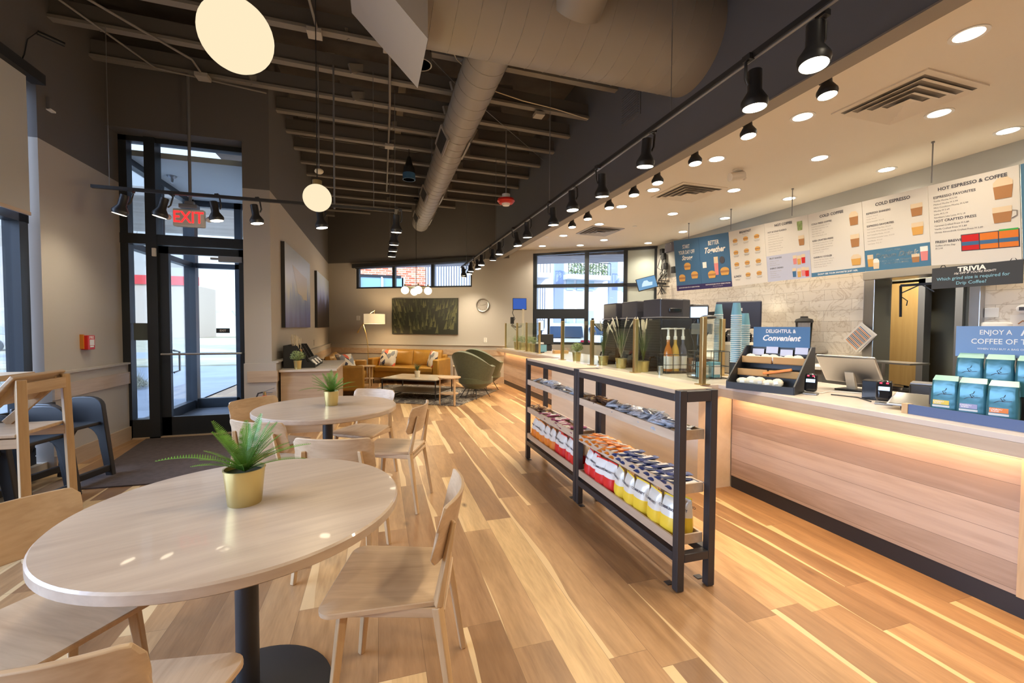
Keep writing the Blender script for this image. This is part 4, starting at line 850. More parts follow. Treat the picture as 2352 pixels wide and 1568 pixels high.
mb = MB(); mb.prism([(-.55,9.1),(.30,8.05),(1.32,7.43),(2.5,9.1),(1.0,10.4),(.2,10.6)], .001, .012); tag(obj('area_rug', mb, M['rug'], sm=0), 'dark distressed area rug under the coffee table', 'rug')
# ------------------------------------------------------------ service counter
t = thing('register_counter', 'long register counter with maple board front and lit apron at the right', 'counter', (0,0,0))
obj('countertop', B(2.80,3.85,-1.6,3.0,.872,.905), M['quartz'], t, sm=0, bevel=.003); obj('apron', B(2.80,2.83,-1.6,3.0,.805,.872), M['trimw'], t, sm=0)
obj('front_boards', B(2.945,2.97,-1.6,2.985,.105,.84), M['barfront'], t, sm=0); obj('toe_kick', B(2.95,2.99,-1.6,2.985,0,.105), M['black'], t, sm=0)
obj('led_strip', B(2.88,2.895,-1.5,2.98,.855,.862), M['ledstrip'], t, sm=0); obj('corner_post', B(2.93,2.975,1.12,1.215,.105,.84), M['oakz'], t, sm=0); obj('body', B(2.99,3.8,-1.6,2.985,.02,.872), M['black'], t, sm=0)
t = thing('bar_counter', 'bar counter behind the snack shelf with pale maple panel and brass-posted glass', 'counter', (0,0,0))
obj('countertop', B(2.58,3.65,3.0,6.25,.872,.905).box(2.78,3.65,6.25,9.75,.872,.905), M['quartz'], t, sm=0, bevel=.003)
obj('maple_panel', B(2.60,2.66,3.0,6.25,0,.872).box(2.66,2.985,3.0,3.03,0,.872).box(2.66,2.97,6.22,6.25,0,.872), M['barlite'], t, sm=0)
obj('apron', B(2.78,2.81,6.25,10.3,.805,.872), M['trimw'], t, sm=0); obj('front_boards', B(2.945,2.97,6.25,10.2,.105,.84), M['barfront'], t, sm=0); obj('toe_kick', B(2.95,2.99,6.25,10.2,0,.105), M['black'], t, sm=0)
obj('led_strip', B(2.88,2.895,6.3,10.1,.855,.862), M['ledstrip'], t, sm=0); obj('body', B(3.0,3.6,3.05,9.75,.02,.872), M['black'], t, sm=0)
for y0, y1, e in ((-1.4,2.9,50),(6.4,10.0,38)):
    l = light('AREA', (2.885,(y0+y1)/2,.85), e*.22, (1,.62,.30), .02); l.data.shape = 'RECTANGLE'; l.data.size = .02; l.data.size_y = y1-y0
t = thing('back_counter', 'pale back counter with steel front along the tile wall', 'counter', (0,0,0))
obj('countertop', B(5.45,6.10,4.1,8.2,.86,.90), M['white'], t, sm=0); obj('backsplash', B(6.07,6.115,4.1,8.2,.90,1.0), M['white'], t, sm=0); obj('cabinet', B(5.5,6.1,4.12,8.2,.0,.86), M['grey'], t, sm=0)
# guard glass
pz = 1.488
posts = [(2.663,3.034),(2.663,4.05),(2.65,5.02),(2.65,5.965),(2.85,7.46),(2.85,8.195),(2.85,8.81),(2.85,9.69)]
for i, (x, y) in enumerate(posts):
    t = thing('guard_post', ('slim brass guard post on the bar, number %s counted from the register' % ['one','two','three','four','five','six','seven','eight'][i]), 'post', (x,y,.905), 0, 'brass guard posts')
    w = .021 if i < 4 else .017
    obj('post', B(-w,w,-w,w,.008,pz-.905), M['brass'], t, sm=0, bevel=.003); obj('base_plate', B(-.045,.045,-.045,.045,0,.008), M['brass'], t, sm=0)
t = thing('guard_post', 'brass guard post standing beside the cup stacks', 'post', (3.38,3.58,.905), 0, 'brass guard posts'); obj('post', B(-.021,.021,-.021,.021,.008,pz-.905), M['brass'], t, sm=0, bevel=.003); obj('base_plate', B(-.045,.045,-.045,.045,0,.008), M['brass'], t, sm=0)
gl = [(0,1,'nearest clear glass guard pane, ending at the large brass post'),(1,2,'second glass guard pane behind the snack shelf, before the reed plants'),(2,3,'third glass guard pane beside the round bush'),(4,5,'glass guard pane behind the blue napkin holder'),(5,6,'glass guard pane before the small bushes'),(6,7,'farthest glass guard pane near the angled wall')]
for a, b, lb in gl: tag(obj('guard_glass', B(posts[a][0]-.004, posts[a][0]+.004, posts[a][1]+.025, posts[b][1]-.025, .92, pz-.01), M['glassg'], sm=0), lb, 'glass pane', 'glass guard panes')
tag(obj('guard_glass', MB().bar((2.69,3.05,1.2),(3.36,3.57,1.2),.008,.56), M['glassg'], sm=0), 'glass guard pane across the counter end by the cups', 'glass pane', 'glass guard panes')
# ------------------------------------------------------------ snack shelf
def snack_frame(y0, y1, label):
    t = thing('snack_shelf', label, 'shelf', (1.604,(y0+y1)/2,0), 0, 'black steel snack shelves'); h = (y1-y0)/2
    mk = M['shelfsteel']
    for sx_ in (-1,1):
        for sy_ in (-1,1):
            p = obj('post', B(sx_*.098-.022,sx_*.098+.022,sy_*(h-.022)-.022,sy_*(h-.022)+.022,.004,1.066), mk, t, sm=0, bevel=.004)
            obj('foot_plate', B(sx_*.098-.022,sx_*.098+.022,sy_*(h-.022)-.03-(.03 if sy_ > 0 else 0)+.03,sy_*(h-.022)+.03,0,.004) if 0 else B(sx_*.098-.02,sx_*.098+.02,sy_*(h-.022)-sy_*.06-.006,sy_*(h-.022)-sy_*.06+.03,0,.004), mk, p, sm=0)
        obj('long_rail', B(sx_*.098-.022,sx_*.098+.022,-h+.044,h-.044,.155,.20), mk, t, sm=0, bevel=.003); obj('long_rail', B(sx_*.098-.022,sx_*.098+.022,-h+.044,h-.044,1.005,1.045), mk, t, sm=0, bevel=.003)
    for sy_ in (-1,1):
        for z0, z1 in ((.155,.20),(1.005,1.062)): obj('end_rail', B(-.076,.076,sy_*(h-.022)-.022,sy_*(h-.022)+.022,z0,z1), mk, t, sm=0, bevel=.003)
    obj('top_board', B(-.12,.12,-h+.045,h-.045,1.046,1.068), M['trimw'], t, sm=0, bevel=.002)
    for z in (.228,.503,.793):
        mb = B(-.115,-.103,-h+.045,h-.045,z,z+.052); mb.box(.063,.075,-h+.045,h-.045,z,z+.052); mb.box(-.103,.063,-h+.045,-h+.057,z,z+.052); mb.box(-.103,.063,h-.057,h-.045,z,z+.052); mb.box(-.103,.063,-h+.057,h-.057,z,z+.010)
        obj('tray', mb, M['trimw'], t, sm=0)
snack_frame(1.845, 3.065, 'nearer black steel snack shelf with three maple trays'); snack_frame(3.072, 4.285, 'farther black steel snack shelf joined behind the nearer one')
# snack bags
def make_bag(lowm, topm, label, group):
    t = thing('snack_bag', label, 'snack bag', (0,0,0), 0, group); W_, H_ = .135, .205
    def sh(s_):
        def f(u, v):
            a, b = -1+2*u, -1+2*v; e = max(0,(1-abs(a)**3))*max(0, 1-abs(b)**3.5); return (s_*(.034*e**.6*(1.15-.35*b)), a*W_/2*(1-.05*b), (b+1)*H_/2+.002)
        return f
    lo = MB(); up = MB()
    for s_ in (-1,1):
        g = sh(s_)
        lo.grid(lambda u, v: g(u, v*.5), 12, 8); up.grid(lambda u, v: g(u, .5+v*.5), 12, 8)
    obj('lower_foil', lo, lowm, t, sm=70); u_ = obj('upper_foil', up, topm, t, sm=70)
    mb = MB(); mb.box(-.002,.002,-W_*.47,W_*.47,.196,.214); obj('top_seal', mb, lowm, t, sm=0)
    mb = MB()
    for s_ in (-1,1):
        Mx = T(s_*.036,0,.148) @ RZ(s_*PI/2) @ RX(PI/2); put_text(mb, 'COMMUNITY', .021, Mx, bold=.03)
    obj('lettering', mb, M['ink'], t, sm=0)
    mb = MB()
    for s_ in (-1,1): mb.lathe([(.001,0),(.024,0)], 14, 0, T(s_*.0385,0,.075) @ RY(PI/2) @ S3(1,1.2,1), False)
    obj('chip_picture', mb, M['foam'], t, sm=0)
    return t
protos = {}
for nm, lowm in (('orange',M['orangep']),('red',M['red']),('yellow',M['yellow'])):
    protos[nm] = make_bag(lowm, M['paper'] if nm != 'yellow' else P('bag_cream', (.74,.70,.62), .3, metal=.2), nm, 'snack bags on the bottom trays')
rnd = random.Random(12); used = set()
def bag(kind, x, y, yaw, tilt, label, z=.241):
    o = protos[kind]
    if kind in used: o = dup(o)
    used.add(kind); o['label'] = label; o.location = (x,y,z); o.rotation_euler = (0,tilt,yaw)
k = 0; rowx = ((1.545,'front row'),(1.625,'back row'))
def run(kind, y0, y1, n, shelf, where):
    for r, (x, rn) in enumerate(rowx):
        for i in range(n):
            y = y0+(y1-y0)*(i+.5)/n+rnd.uniform(-.01,.01)
            bag(kind, x+rnd.uniform(-.005,.005), y, PI+rnd.uniform(-.35,.35), rnd.uniform(-.12,.02) if r == 0 else rnd.uniform(.0,.15), '%s and white chip bag, %s, %s' % (kind, rn, where(i, n)))
ordn = ['nearest of its colour','second nearest of its colour','third nearest of its colour','fourth nearest of its colour','fifth nearest of its colour','sixth nearest of its colour','seventh of its colour','eighth of its colour']
run('yellow', 1.93, 2.58, 5, 0, lambda i, n: ordn[i]+' on the near shelf'); run('red', 2.58, 3.0, 4, 0, lambda i, n: ordn[i]+' on the near shelf')
run('red', 3.14, 3.60, 4, 1, lambda i, n: ordn[i]+' on the far shelf'); run('orange', 3.60, 4.20, 5, 1, lambda i, n: ordn[i]+' on the far shelf')
# wrapped bars and packets in trays
def packet(name, label, L, w, h, m1, m2, group):
    t = thing(name, label, 'snack', (0,0,0), 0, group)
    def f(u, v): a = 2*PI*v; e = min(1, (1-abs(2*u-1))*5); return ((u-.5)*L, math.cos(a)*w/2, math.sin(a)*h/2*(.12+.88*e)+h/2)
    obj('wrapper', MB().grid(f, 10, 8), m1, t, sm=60); obj('label_print', MB().box(-L*.22,L*.22,-w*.36,w*.36,h*.97,h*1.02), m2, t, sm=0); return t
pk = {'orange': packet('snack_bar','orange and white wrapped snack bar in the middle tray of the near shelf',.15,.042,.022,M['orangep'],M['paper'],'wrapped bars in the trays'),
      'navy': packet('snack_bar','navy and white wrapped snack bar in the middle tray of the near shelf',.15,.042,.022,M['navy'],M['paper'],'wrapped bars in the trays'),
      'silver': packet('snack_packet','silver clear-wrapped packet heaped in the top tray of the near shelf',.12,.07,.024,M['silver'],M['silver'],'silver packets in the trays'),
      'choc': packet('snack_packet','brown chocolate packet at the far end of the near shelf top tray',.10,.045,.018,M['choc'],M['kraft'],'brown packets in the trays'),
      'plum': packet('snack_packet','plum and pink packet in the middle tray of the far shelf',.13,.04,.018,P('pack_plum',(.28,.05,.12),.35),M['paper'],'plum packets in the trays')}
pu = set()
def put(kind, x, y, z, r, label=None):
    o = pk[kind]
    if kind in pu: o = dup(o)
    pu.add(kind); o.location = (x,y,z); o.rotation_euler = r
    if label: o['label'] = label
for i in range(22):
    k_ = 'navy' if i < 12 else 'orange'
    for c_ in range(2): put(k_, 1.545+.085*c_, 1.925+i*.050, .514+.012*(i % 3)+(.012 if c_ else 0), (0,rnd.uniform(-.1,.25),rnd.uniform(-.25,.15)))
for i in range(34): put('silver', rnd.uniform(1.53,1.65), 1.95+.022*i+rnd.uniform(-.02,.02), .804+rnd.uniform(0,.05), (rnd.uniform(-.5,.5),rnd.uniform(-.4,.4),rnd.uniform(0,3)))
for i in range(26): put('choc', rnd.uniform(1.53,1.65), 2.74+.010*i+rnd.uniform(-.01,.01), .804+rnd.uniform(0,.04), (rnd.uniform(-.4,.4),rnd.uniform(-.4,.4),rnd.uniform(0,3)))
for i in range(24): put('silver', rnd.uniform(1.53,1.65), 3.18+.043*i, .804+rnd.uniform(0,.035), (rnd.uniform(-.4,.4),rnd.uniform(-.4,.4),rnd.uniform(0,3)), 'silver clear-wrapped packet in the top tray of the far shelf')
for i in range(22): put('plum', rnd.uniform(1.54,1.62), 3.16+.036*i, .514+rnd.uniform(0,.03), (rnd.uniform(-.1,.1),rnd.uniform(-.1,.1),rnd.uniform(-.4,.2)))
for i in range(16): put('choc', rnd.uniform(1.54,1.63), 3.96+.015*i, .516+rnd.uniform(0,.05), (rnd.uniform(-.4,.4),rnd.uniform(-.4,.4),rnd.uniform(0,3)), 'brown chocolate packet at the far end of the far shelf middle tray')
# ------------------------------------------------------------ things on the bar
def urn(x, y, label, s=1.0):
    t = thing('coffee_brewer', label, 'coffee machine', (x,y,.905), 0, 'tall black coffee brewers')
    mb = B(0,.42,-.19,.19,.03,.60); obj('body', mb, M['blackm'], t, sm=0, bevel=.02)
    mb = MB()
    for k in range(16): mb.box(-.008,.0,-.18,.18,.09+k*.031,.104+k*.031)
    obj('louvres', mb, M['black'], t, sm=0)
    h = obj('hopper', MB().prism([(.0,-.17),(.28,-.19),(.42,-.14),(.42,.14),(.28,.19),(0,.17)], .61, .815), P('smoked_hopper', (.055,.052,.06), .22) if 'smoked_hopper' not in bpy.data.materials else bpy.data.materials['smoked_hopper'], t, sm=0, bevel=.012)
    obj('handle_slot', B(.10,.26,-.196,-.186,.67,.71), M['blackg'], h, sm=0, bevel=.01); obj('hopper_band', B(-.004,.425,-.194,.194,.60,.615), M['grey'], t, sm=0); obj('badge', B(-.012,-.008,-.03,.03,.575,.59), M['steel'], t, sm=0)
    obj('drip_tray', B(-.1,.02,-.13,.13,.0,.03), M['black'], t, sm=0)
    for s_ in (-1,1): obj('tap_handle', MB().tube([(-.02,.09*s_,.16),(-.07,.09*s_,.15),(-.09,.09*s_,.08),(-.07,.09*s_,.02)], .011), M['blackg'], t)
urn(3.0, 5.19, 'tall black coffee brewer, leftmost of three behind the reed plants'); urn(3.0, 4.72, 'tall black coffee brewer, middle of three behind the reed plants'); urn(3.0, 4.25, 'tall black coffee brewer, rightmost and nearest of three')
t = thing('bean_bin', 'dark smoked bean bin with window beside the rightmost brewer', 'bin', (3.60,4.28,1.52)); obj('bin', B(-.13,.1,-.15,.10,0,.15), bpy.data.materials['smoked_hopper'], t, sm=0, bevel=.012); obj('bin_stand', B(-.1,.08,-.12,.08,-.615,0), M['blackm'], t, sm=0)
t = thing('napkin_dispenser', 'blue and black napkin dispenser at the far end of the bar', 'dispenser', (2.98,7.78,.905), .1); obj('case', B(-.05,.05,-.11,.11,0,.17), M['black'], t, sm=0, bevel=.01); obj('front', MB().box(-.09,.09,-.002,.004,.02,.155,0,T(0,-.113,0)), M['cup'], t, sm=0); obj('napkins', B(-.04,.04,-.09,.09,.17,.20), M['cuprim'], t, sm=0)
t = thing('kraft_tray', 'orange kraft trays of supplies beside the napkin dispenser', 'tray', (3.2,7.45,.905)); obj('tray', B(-.07,.07,-.06,.06,0,.06).box(.09,.21,-.06,.06,0,.055), M['kraft'], t, sm=0)
# blue monitor on the angled wall with its hardware
t = thing('wall_monitor', 'small blue-screened monitor on a bracket by the drive-through window', 'monitor', (3.08,9.35,1.93), math.radians(-14))
obj('case', MB().box(-.16,.16,-.015,.015,-.14,.13,0,RX(-.12)), M['black'], t, sm=0, bevel=.005); obj('screen', MB().box(-.150,.150,-.019,-.015,-.125,.12,0,RX(-.12)), M['screen'], t, sm=0); obj('bracket', MB().tube([(0,.02,-.02),(-.08,.16,-.02),(-.12,.42,.0)], .018), M['black'], t); obj('cables', MB().tube([(-.1,.2,-.05),(-.16,.1,-.2),(-.1,.1,-.34),(-.18,.2,-.5),(-.05,.1,-.62)], .008), M['black'], t)
t = thing('headset_rack', 'rack of order headsets hung below the blue monitor', 'headset', (2.95,9.5,1.50)); obj('charger', MB().cbox((0,0,.05),(.08,.06,.16)), M['black'], t, sm=0, bevel=.01); obj('headset', MB().tube([(-.02,-.03,-.05),(.05,-.05,-.10),(.16,-.05,-.10),(.24,-.04,-.07)], .022), M['blackg'], t)
tag(obj('white_post', B(3.05,3.09,9.05,9.09,.905,1.80), M['cream'], sm=0), 'slim cream pole rising from the bar near the blue monitor', 'pole')
t = thing('order_screen', 'small bright order screen at the drive-through window edge', 'monitor', (3.45,8.95,1.42), math.radians(-20)); obj('case', B(-.07,.07,-.01,.01,-.10,.14), M['black'], t, sm=0); obj('screen', B(-.062,.062,-.013,-.01,-.09,.13), M['screenw'], t, sm=0); obj('stand', B(-.02,.02,.0,.02,-.515,-.1), M['black'], t, sm=0)
t = thing('black_bin', 'black equipment box on the far bar behind the napkins', 'box', (3.35,8.4,.905)); obj('box', MB().box(-.14,.14,-.12,.12,.12,.34,0,RX(-.1)), M['blackm'], t, sm=0, bevel=.015); obj('stand', B(-.1,.1,-.1,.1,0,.12), M['black'], t, sm=0)
# tilted tablet stand left of the brewers
t = thing('tablet_arm', 'tilted order tablet on an arm left of the coffee brewers', 'tablet', (3.18,5.62,1.40), .2); obj('tablet', MB().box(-.16,.16,-.012,.012,-.09,.09,0,RX(-1.0)), M['black'], t, sm=0, bevel=.006); obj('arm', MB().cyl((0,.02,-.02),(0,.05,-.495),.016), M['grey'], t)
def on_pole(name, label, x, y, z, w, h, rz, mat):
    t = thing(name, label, 'monitor', (x,y,.905), rz); obj('case', MB().box(-w/2,w/2,-.014,.014,-h/2,h/2,0,T(0,0,z-.905) @ RX(-.12)), M['black'], t, sm=0, bevel=.006); obj('screen', MB().box(-w/2+.012,w/2-.012,-.018,-.014,-h/2+.012,h/2-.012,0,T(0,0,z-.905) @ RX(-.12)), mat, t, sm=0)
    obj('pole', MB().cyl((0,.03,0),(0,.03,z-.905-.02),.022), M['blackg'], t); obj('base', MB().lathe([(.11,0),(.11,.012),(.03,.02)], 24), M['steel'], t); obj('cables', MB().tube([(.0,.02,z-.95),(-.09,.0,z-1.08),(-.05,.02,z-1.2),(-.03,0,.25),(-.05,-.02,.05)], .005).tube([(.03,.02,z-.97),(.12,0,z-1.06),(.04,0,z-1.22),(-.01,0,.3)], .005), M['black'], t); return t
t = on_pole('pole_monitor', 'small monitor with pale blue screen on a black pole behind the glass', 3.17, 3.68, 1.555, .185, .135, math.radians(-38), M['screenw'])
obj('lower_screen', MB().box(-.10,.10,-.03,-.02,-.07,.05,0,T(.03,0,.50) @ RX(.5)), M['grey'], t, sm=0); obj('scanner', MB().sph((.09,-.02,.60),.05,14,0,(1.5,.9,.45)), M['black'], t)
t = thing('rear_monitor', 'large dark-backed monitor behind the cup stacks, facing the staff', 'monitor', (4.55,4.55,1.55), math.radians(-52)); obj('case', B(-.27,.27,-.02,.02,-.16,.20), P('monitor_back', (.03,.03,.05), .4), t, sm=0, bevel=.015); obj('arm', MB().cyl((0,.02,-.1),(0,.06,-.62),.025).bar((0,.0,.06),(-.42,.05,.04),.04,.05), M['black'], t); obj('base', MB().lathe([(.13,-.66),(.13,-.64)], 24), M['black'], t); obj('vent', B(-.05,.05,-.025,-.02,.07,.11), M['white'], t, sm=0)
tag(obj('equipment_stand', B(4.25,4.85,4.2,4.9,0,.89), M['grey'], sm=0), 'steel equipment cabinet carrying the large monitor', 'cabinet')
# syrup bottles
def bottle(x, y, liquid, label, h=.30):
    t = thing('syrup_bottle', label, 'bottle', (x,y,.905+.02)); t.scale = (1.15,1.15,1.36); obj('bottle', MB().lathe([(.037,0),(.038,.14),(.030,.18),(.014,.215),(.014,.25)], 20), liquid, t); obj('paper_label', MB().lathe([(.0388,.02),(.0388,.12)], 20, close=False), M['paper'], t)
    obj('pump', MB().lathe([(.017,.25),(.017,.275),(.011,.28),(.009,.33),(.018,.335),(.018,.345)], 14).bar((0,0,.34),(-.06,.02,.338),.013,.010), M['inkw'], t)
bottle(2.99,3.93,M['amber'],'amber syrup pump bottle, leftmost beside the black wire rack'); bottle(3.08,3.93,P('vanilla_syrup',(.60,.38,.08),.2),'golden syrup pump bottle, second from the left'); bottle(3.18,3.93,P('grey_sauce',(.10,.10,.14),.3),'dark sauce pump bottle, right of the syrup pair',)
def rack(label, x, y, w, d, h, rz=0):
    t = thing('wire_rack', label, 'rack', (x,y,.905), rz); mb = MB(); r = .0035
    for z in (.0,h*.45,h):
        mb.tube([(-w/2,-d/2,z+r),(w/2,-d/2,z+r),(w/2,d/2,z+r),(-w/2,d/2,z+r),(-w/2,-d/2,z+r)], r, 5)
    for i in range(5):
        for yy in (-d/2,d/2): mb.tube([(-w/2+w*i/4,yy,0),(-w/2+w*i/4,yy,h)], r, 5)
    for i in range(7): mb.tube([(-w/2+w*i/6,-d/2,.004),(-w/2+w*i/6,d/2,.004)], r, 4)
    obj('wire_frame', mb, M['blackm'], t)
rack('black wire rack holding syrup bottles behind the glass', 3.09, 3.92, .36, .16, .20, -.05); rack('black wire rack holding blue cartons beside the large brass post', 3.07, 3.42, .32, .18, .26, -.2)
for i, (x, y, m_, lb) in enumerate(((3.0,3.42,'cup','light blue carton, left one in the near wire rack'),(3.12,3.40,'cup','light blue carton, right one in the near wire rack'),(3.28,3.90,'choc','brown chocolate tin in the wire rack'))):
    t = thing('carton', lb, 'carton', (x,y,.915)); obj('carton', B(-.04,.04,-.04,.04,0,.15), M[m_], t, sm=0, bevel=.004); obj('paper_label', B(-.035,.035,-.0415,-.04,.03,.12), M['paper'], t, sm=0)
t = thing('steel_shaker', 'small steel shaker cup behind the nearest glass pane', 'cup', (2.80,3.80,.905)); obj('cup', MB().lathe([(.022,0),(.026,.09),(.024,.092)], 20), M['steel'], t)
t = thing('blender_hopper', 'cream and clear ice hopper behind the brass post', 'hopper', (3.72,3.72,.905)); obj('cream_body', B(-.14,.14,-.12,.12,.0,.34), M['cream'], t, sm=0, bevel=.03); obj('dark_window', B(-.10,.18,-.125,-.118,.10,.24), M['choc'], t, sm=0); obj('clear_dome', MB().lathe([(.13,.34),(.14,.42),(.10,.47),(.03,.48)], 20), M['clearp'], t)
t = thing('espresso_machine', 'chrome espresso machine half hidden behind the glass and bottles', 'coffee machine', (4.1,3.9,.905)); obj('body', B(-.22,.22,-.2,.2,.0,.42), M['steel'], t, sm=0, bevel=.03); obj('group_head', MB().cyl((-.1,-.2,.30),(-.1,-.3,.28),.035).cyl((.1,-.2,.30),(.1,-.3,.28),.035), M['blackg'], t); obj('stand', B(-.2,.2,-.18,.18,-.9,0), M['grey'], t, sm=0)
# cup stacks: each inverted cup is a thing
cup0 = thing('paper_cup', 'x', 'cup', (0,0,0), 0, 'stacked blue paper cups'); obj('cup', MB().lathe([(.043,.003),(.030,.115),(.026,.113)], 20), M['cup'], cup0); obj('rim', MB().lathe([(.0425,0),(.0455,.001),(.0455,.006),(.0425,.007)], 20), M['cuprim'], cup0)
first = True
for sx_, sy_, n, sc, nm in ((3.46,3.72,29,1.0,'left'),(3.04,3.06,25,1.0,'tallest middle'),(3.24,3.16,20,1.0,'right')):
    tag(obj('cup_holder', MB().lathe([(.06,0),(.05,.06),(.048,.14 if nm == 'left' else .18)], 24, 0, T(sx_,sy_,.905)), M['blackm']), 'black cup holder under the %s stack of blue cups' % nm, 'holder', 'black cup holders')
    for i in range(n):
        lb = 'blue paper cup, %s of the %s stack by the register' % ('topmost' if i == n-1 else 'one nested rim deep', nm); o = cup0 if first else dup(cup0); first = False
        o.location = (sx_,sy_,(1.05 if nm == 'left' else 1.09)+.0172*i*sc); o.scale = (sc,sc,sc); o['label'] = lb
# pastry display
PX, PY = 3.25, 2.60
t = thing('snack_display', 'black sloped counter display with kraft trays and blue header sign', 'display', (2.98,2.66,.905), math.radians(-68))   # local -Y faces viewer, X right
for sx_ in (-.24,.24): obj('side_panel', MB().prism([(-.20,0),(.24,0),(.24,.34),(.16,.34),(-.20,.06)], -sx_-.005, -sx_+.005, 0, RZ(PI/2) @ RX(PI/2) @ S3(1,1,1)), M['black'], t, sm=0)
obj('floor_panel', B(-.24,.24,-.20,.24,0,.012), M['black'], t, sm=0); obj('front_lip', B(-.24,.24,-.205,-.195,0,.055), M['black'], t, sm=0); obj('back_panel', B(-.24,.24,.23,.24,0,.34), M['black'], t, sm=0)
obj('step', B(-.235,.235,.02,.03,.0,.15).box(-.235,.235,.03,.23,.14,.15), M['black'], t, sm=0)
for x0, y0, z0 in ((-.235,-.02,.10),(.005,-.02,.10),(-.235,.06,.20),(.005,.06,.20)):
    obj('kraft_tray', B(x0+.002,x0+.228,y0,y0+.006,z0,z0+.055).box(x0+.002,x0+.228,y0,y0+.12,z0,z0+.006), M['kraft'], t, sm=0)
h = obj('header_sign', B(-.21,.21,.225,.232,.33,.50), M['bluem'], t, sm=0)
mb = MB(); put_text(mb, 'DELIGHTFUL &', .042, T(0,.223,.463) @ RX(PI/2), bold=.02, sx=.8); put_text(mb, 'Convenient', .066, T(0,.223,.405) @ RX(PI/2), bold=.03, shear=.35, sx=.9); obj('lettering', mb, M['inkw'], h, sm=0)
DM = T(2.98,2.66,.905) @ RZ(math.radians(-68))
pst = thing('pastry', 'x', 'pastry', (0,0,0), 0, 'wrapped pastries in the counter display'); obj('wrap', MB().sph((0,0,.03),.045,12,0,(1,.55,.75)), M['plume'], pst, sm=70); obj('sticker', MB().cbox((0,-.026,.03),(.03,.004,.02)), M['inkw'], pst, sm=0)
pl = [(-.16+.065*i, -.09, .03, .0, 'bottom row of the display') for i in range(5)]+[(-.19+.06*i, .10, .205, .0, 'top row of the display') for i in range(7)]
for i, (x, y, z, a, w) in enumerate(pl):
    o = pst if i == 0 else dup(pst); o.location = DM @ Vector((x,y,z)); o.rotation_euler = (random.uniform(-.3,.3),random.uniform(-.4,.4),math.radians(-68)+random.uniform(-.4,.4)); o['label'] = 'cream wrapped pastry in the '+w; o.scale = (1,1,1.15) if i % 3 else (1.1,1,.9)
bx = thing('candy_box', 'x', 'box', (0,0,0), 0, 'small blue candy boxes'); obj('box', B(-.02,.02,-.015,.015,0,.03), M['cup'], bx, sm=0, bevel=.003)
for i, (x, y) in enumerate(((-.21,-.16),(-.165,-.165),(-.12,-.16),(.10,-.165),(.145,-.16),(.19,-.165))):
    o = bx if i == 0 else dup(bx); o.location = DM @ Vector((x,y,.014)); o.rotation_euler = (0,0,math.radians(-68)); o['label'] = 'small light blue candy box at the %s front of the display' % ('left' if i < 3 else 'right')
cd_ = thing('gift_card', 'x', 'card', (0,0,0), 0, 'gift cards in the display'); obj('card', B(-.045,.045,-.001,.001,0,.055), M['lav'], cd_, sm=0)
for i in range(4):
    o = cd_ if i == 0 else dup(cd_); o.location = DM @ Vector((-.16+.107*i,.20,.26+.02*(i % 2))); o.rotation_euler = (-.2,0,math.radians(-68)); o['label'] = 'printed gift card, %s in the back row under the header' % ('leftmost','second from left','third from left','rightmost')[i]
tag(obj('wrapped_bar', MB().bar(DM @ Vector((-.02,-.06,.13)), DM @ Vector((.17,-.03,.17)), .035,.02), M['orangep'], bevel=.004), 'orange and white wrapped bar lying across the display trays', 'snack')
# blender jug on steel shelf
tag(obj('wall_shelf', B(5.70,6.12,4.50,5.10,1.05,1.08), M['steel'], sm=0), 'small steel wall shelf carrying the blender jug', 'shelf')
t = thing('blender_jug', 'clear blender jug with black lid on the steel shelf', 'blender', (5.85,4.66,1.08)); obj('jug', MB().lathe([(.085,.0),(.105,.40),(.10,.40),(.08,.01)], 28), M['clearp'], t); obj('lid', MB().lathe([(.11,.40),(.115,.42),(.10,.45),(.05,.465),(.045,.49),(.001,.49)], 28), M['blackm'], t); obj('blades', MB().cbox((0,0,.16),(.10,.02,.012)).cbox((0,0,.28),(.10,.02,.012)), M['grey'], t, sm=0)
t = thing('cocktail_shaker', 'small steel shaker beside the blender jug', 'shaker', (5.85,4.90,1.08)); obj('body', MB().lathe([(.04,0),(.045,.08),(.025,.12),(.02,.17)], 20), M['steel'], t)
t = thing('portafilter_rack', 'row of cream and black portafilter knobs on the back equipment', 'equipment', (5.3,5.2,1.15), -.5)
for i, m_ in enumerate(('cream','choc','blackm')): obj('knob', MB().cbox((-.16+.16*i,0,0),(.10,.10,.10),0,RY(.4)), M[m_], t, sm=0, bevel=.012)
obj('bar', MB().cyl((-.3,.06,0),(.3,.06,0),.012), M['steel'], t); obj('housing', B(-.3,.3,.08,.35,-.25,.04), M['steel'], t, sm=0, bevel=.01); obj('stand', B(-.28,.28,.1,.33,-1.15,-.25), M['grey'], t, sm=0)
# registers, card readers, printers
def pos(label, x, y, rz, w=.40, d=.27):
    t = thing('register_screen', label, 'register', (x,y,.905), rz, 'register touch screens')   # local -Y faces the customer: we see the back
    obj('screen_back', MB().box(-w/2,w/2,-.012,.012,-d/2,d/2,0,T(0,0,.17) @ RX(math.radians(38))), M['steel'], t, sm=0, bevel=.01); obj('bezel', MB().box(-w/2+.01,w/2-.01,.012,.018,-d/2+.01,d/2-.01,0,T(0,0,.17) @ RX(math.radians(38))), M['blackg'], t, sm=0)
    obj('stand', MB().bar((0,.06,0),(0,.01,.15),.06,.03), M['cream'], t); obj('foot', B(-.09,.09,-.02,.16,0,.012), M['black'], t, sm=0, bevel=.004)
pos('silver-backed register screen tilted behind the near card reader', 3.52, 2.42, math.radians(-80)); pos('second silver-backed register screen at the right behind the coffee bags', 3.66, 1.62, math.radians(-75), .36)
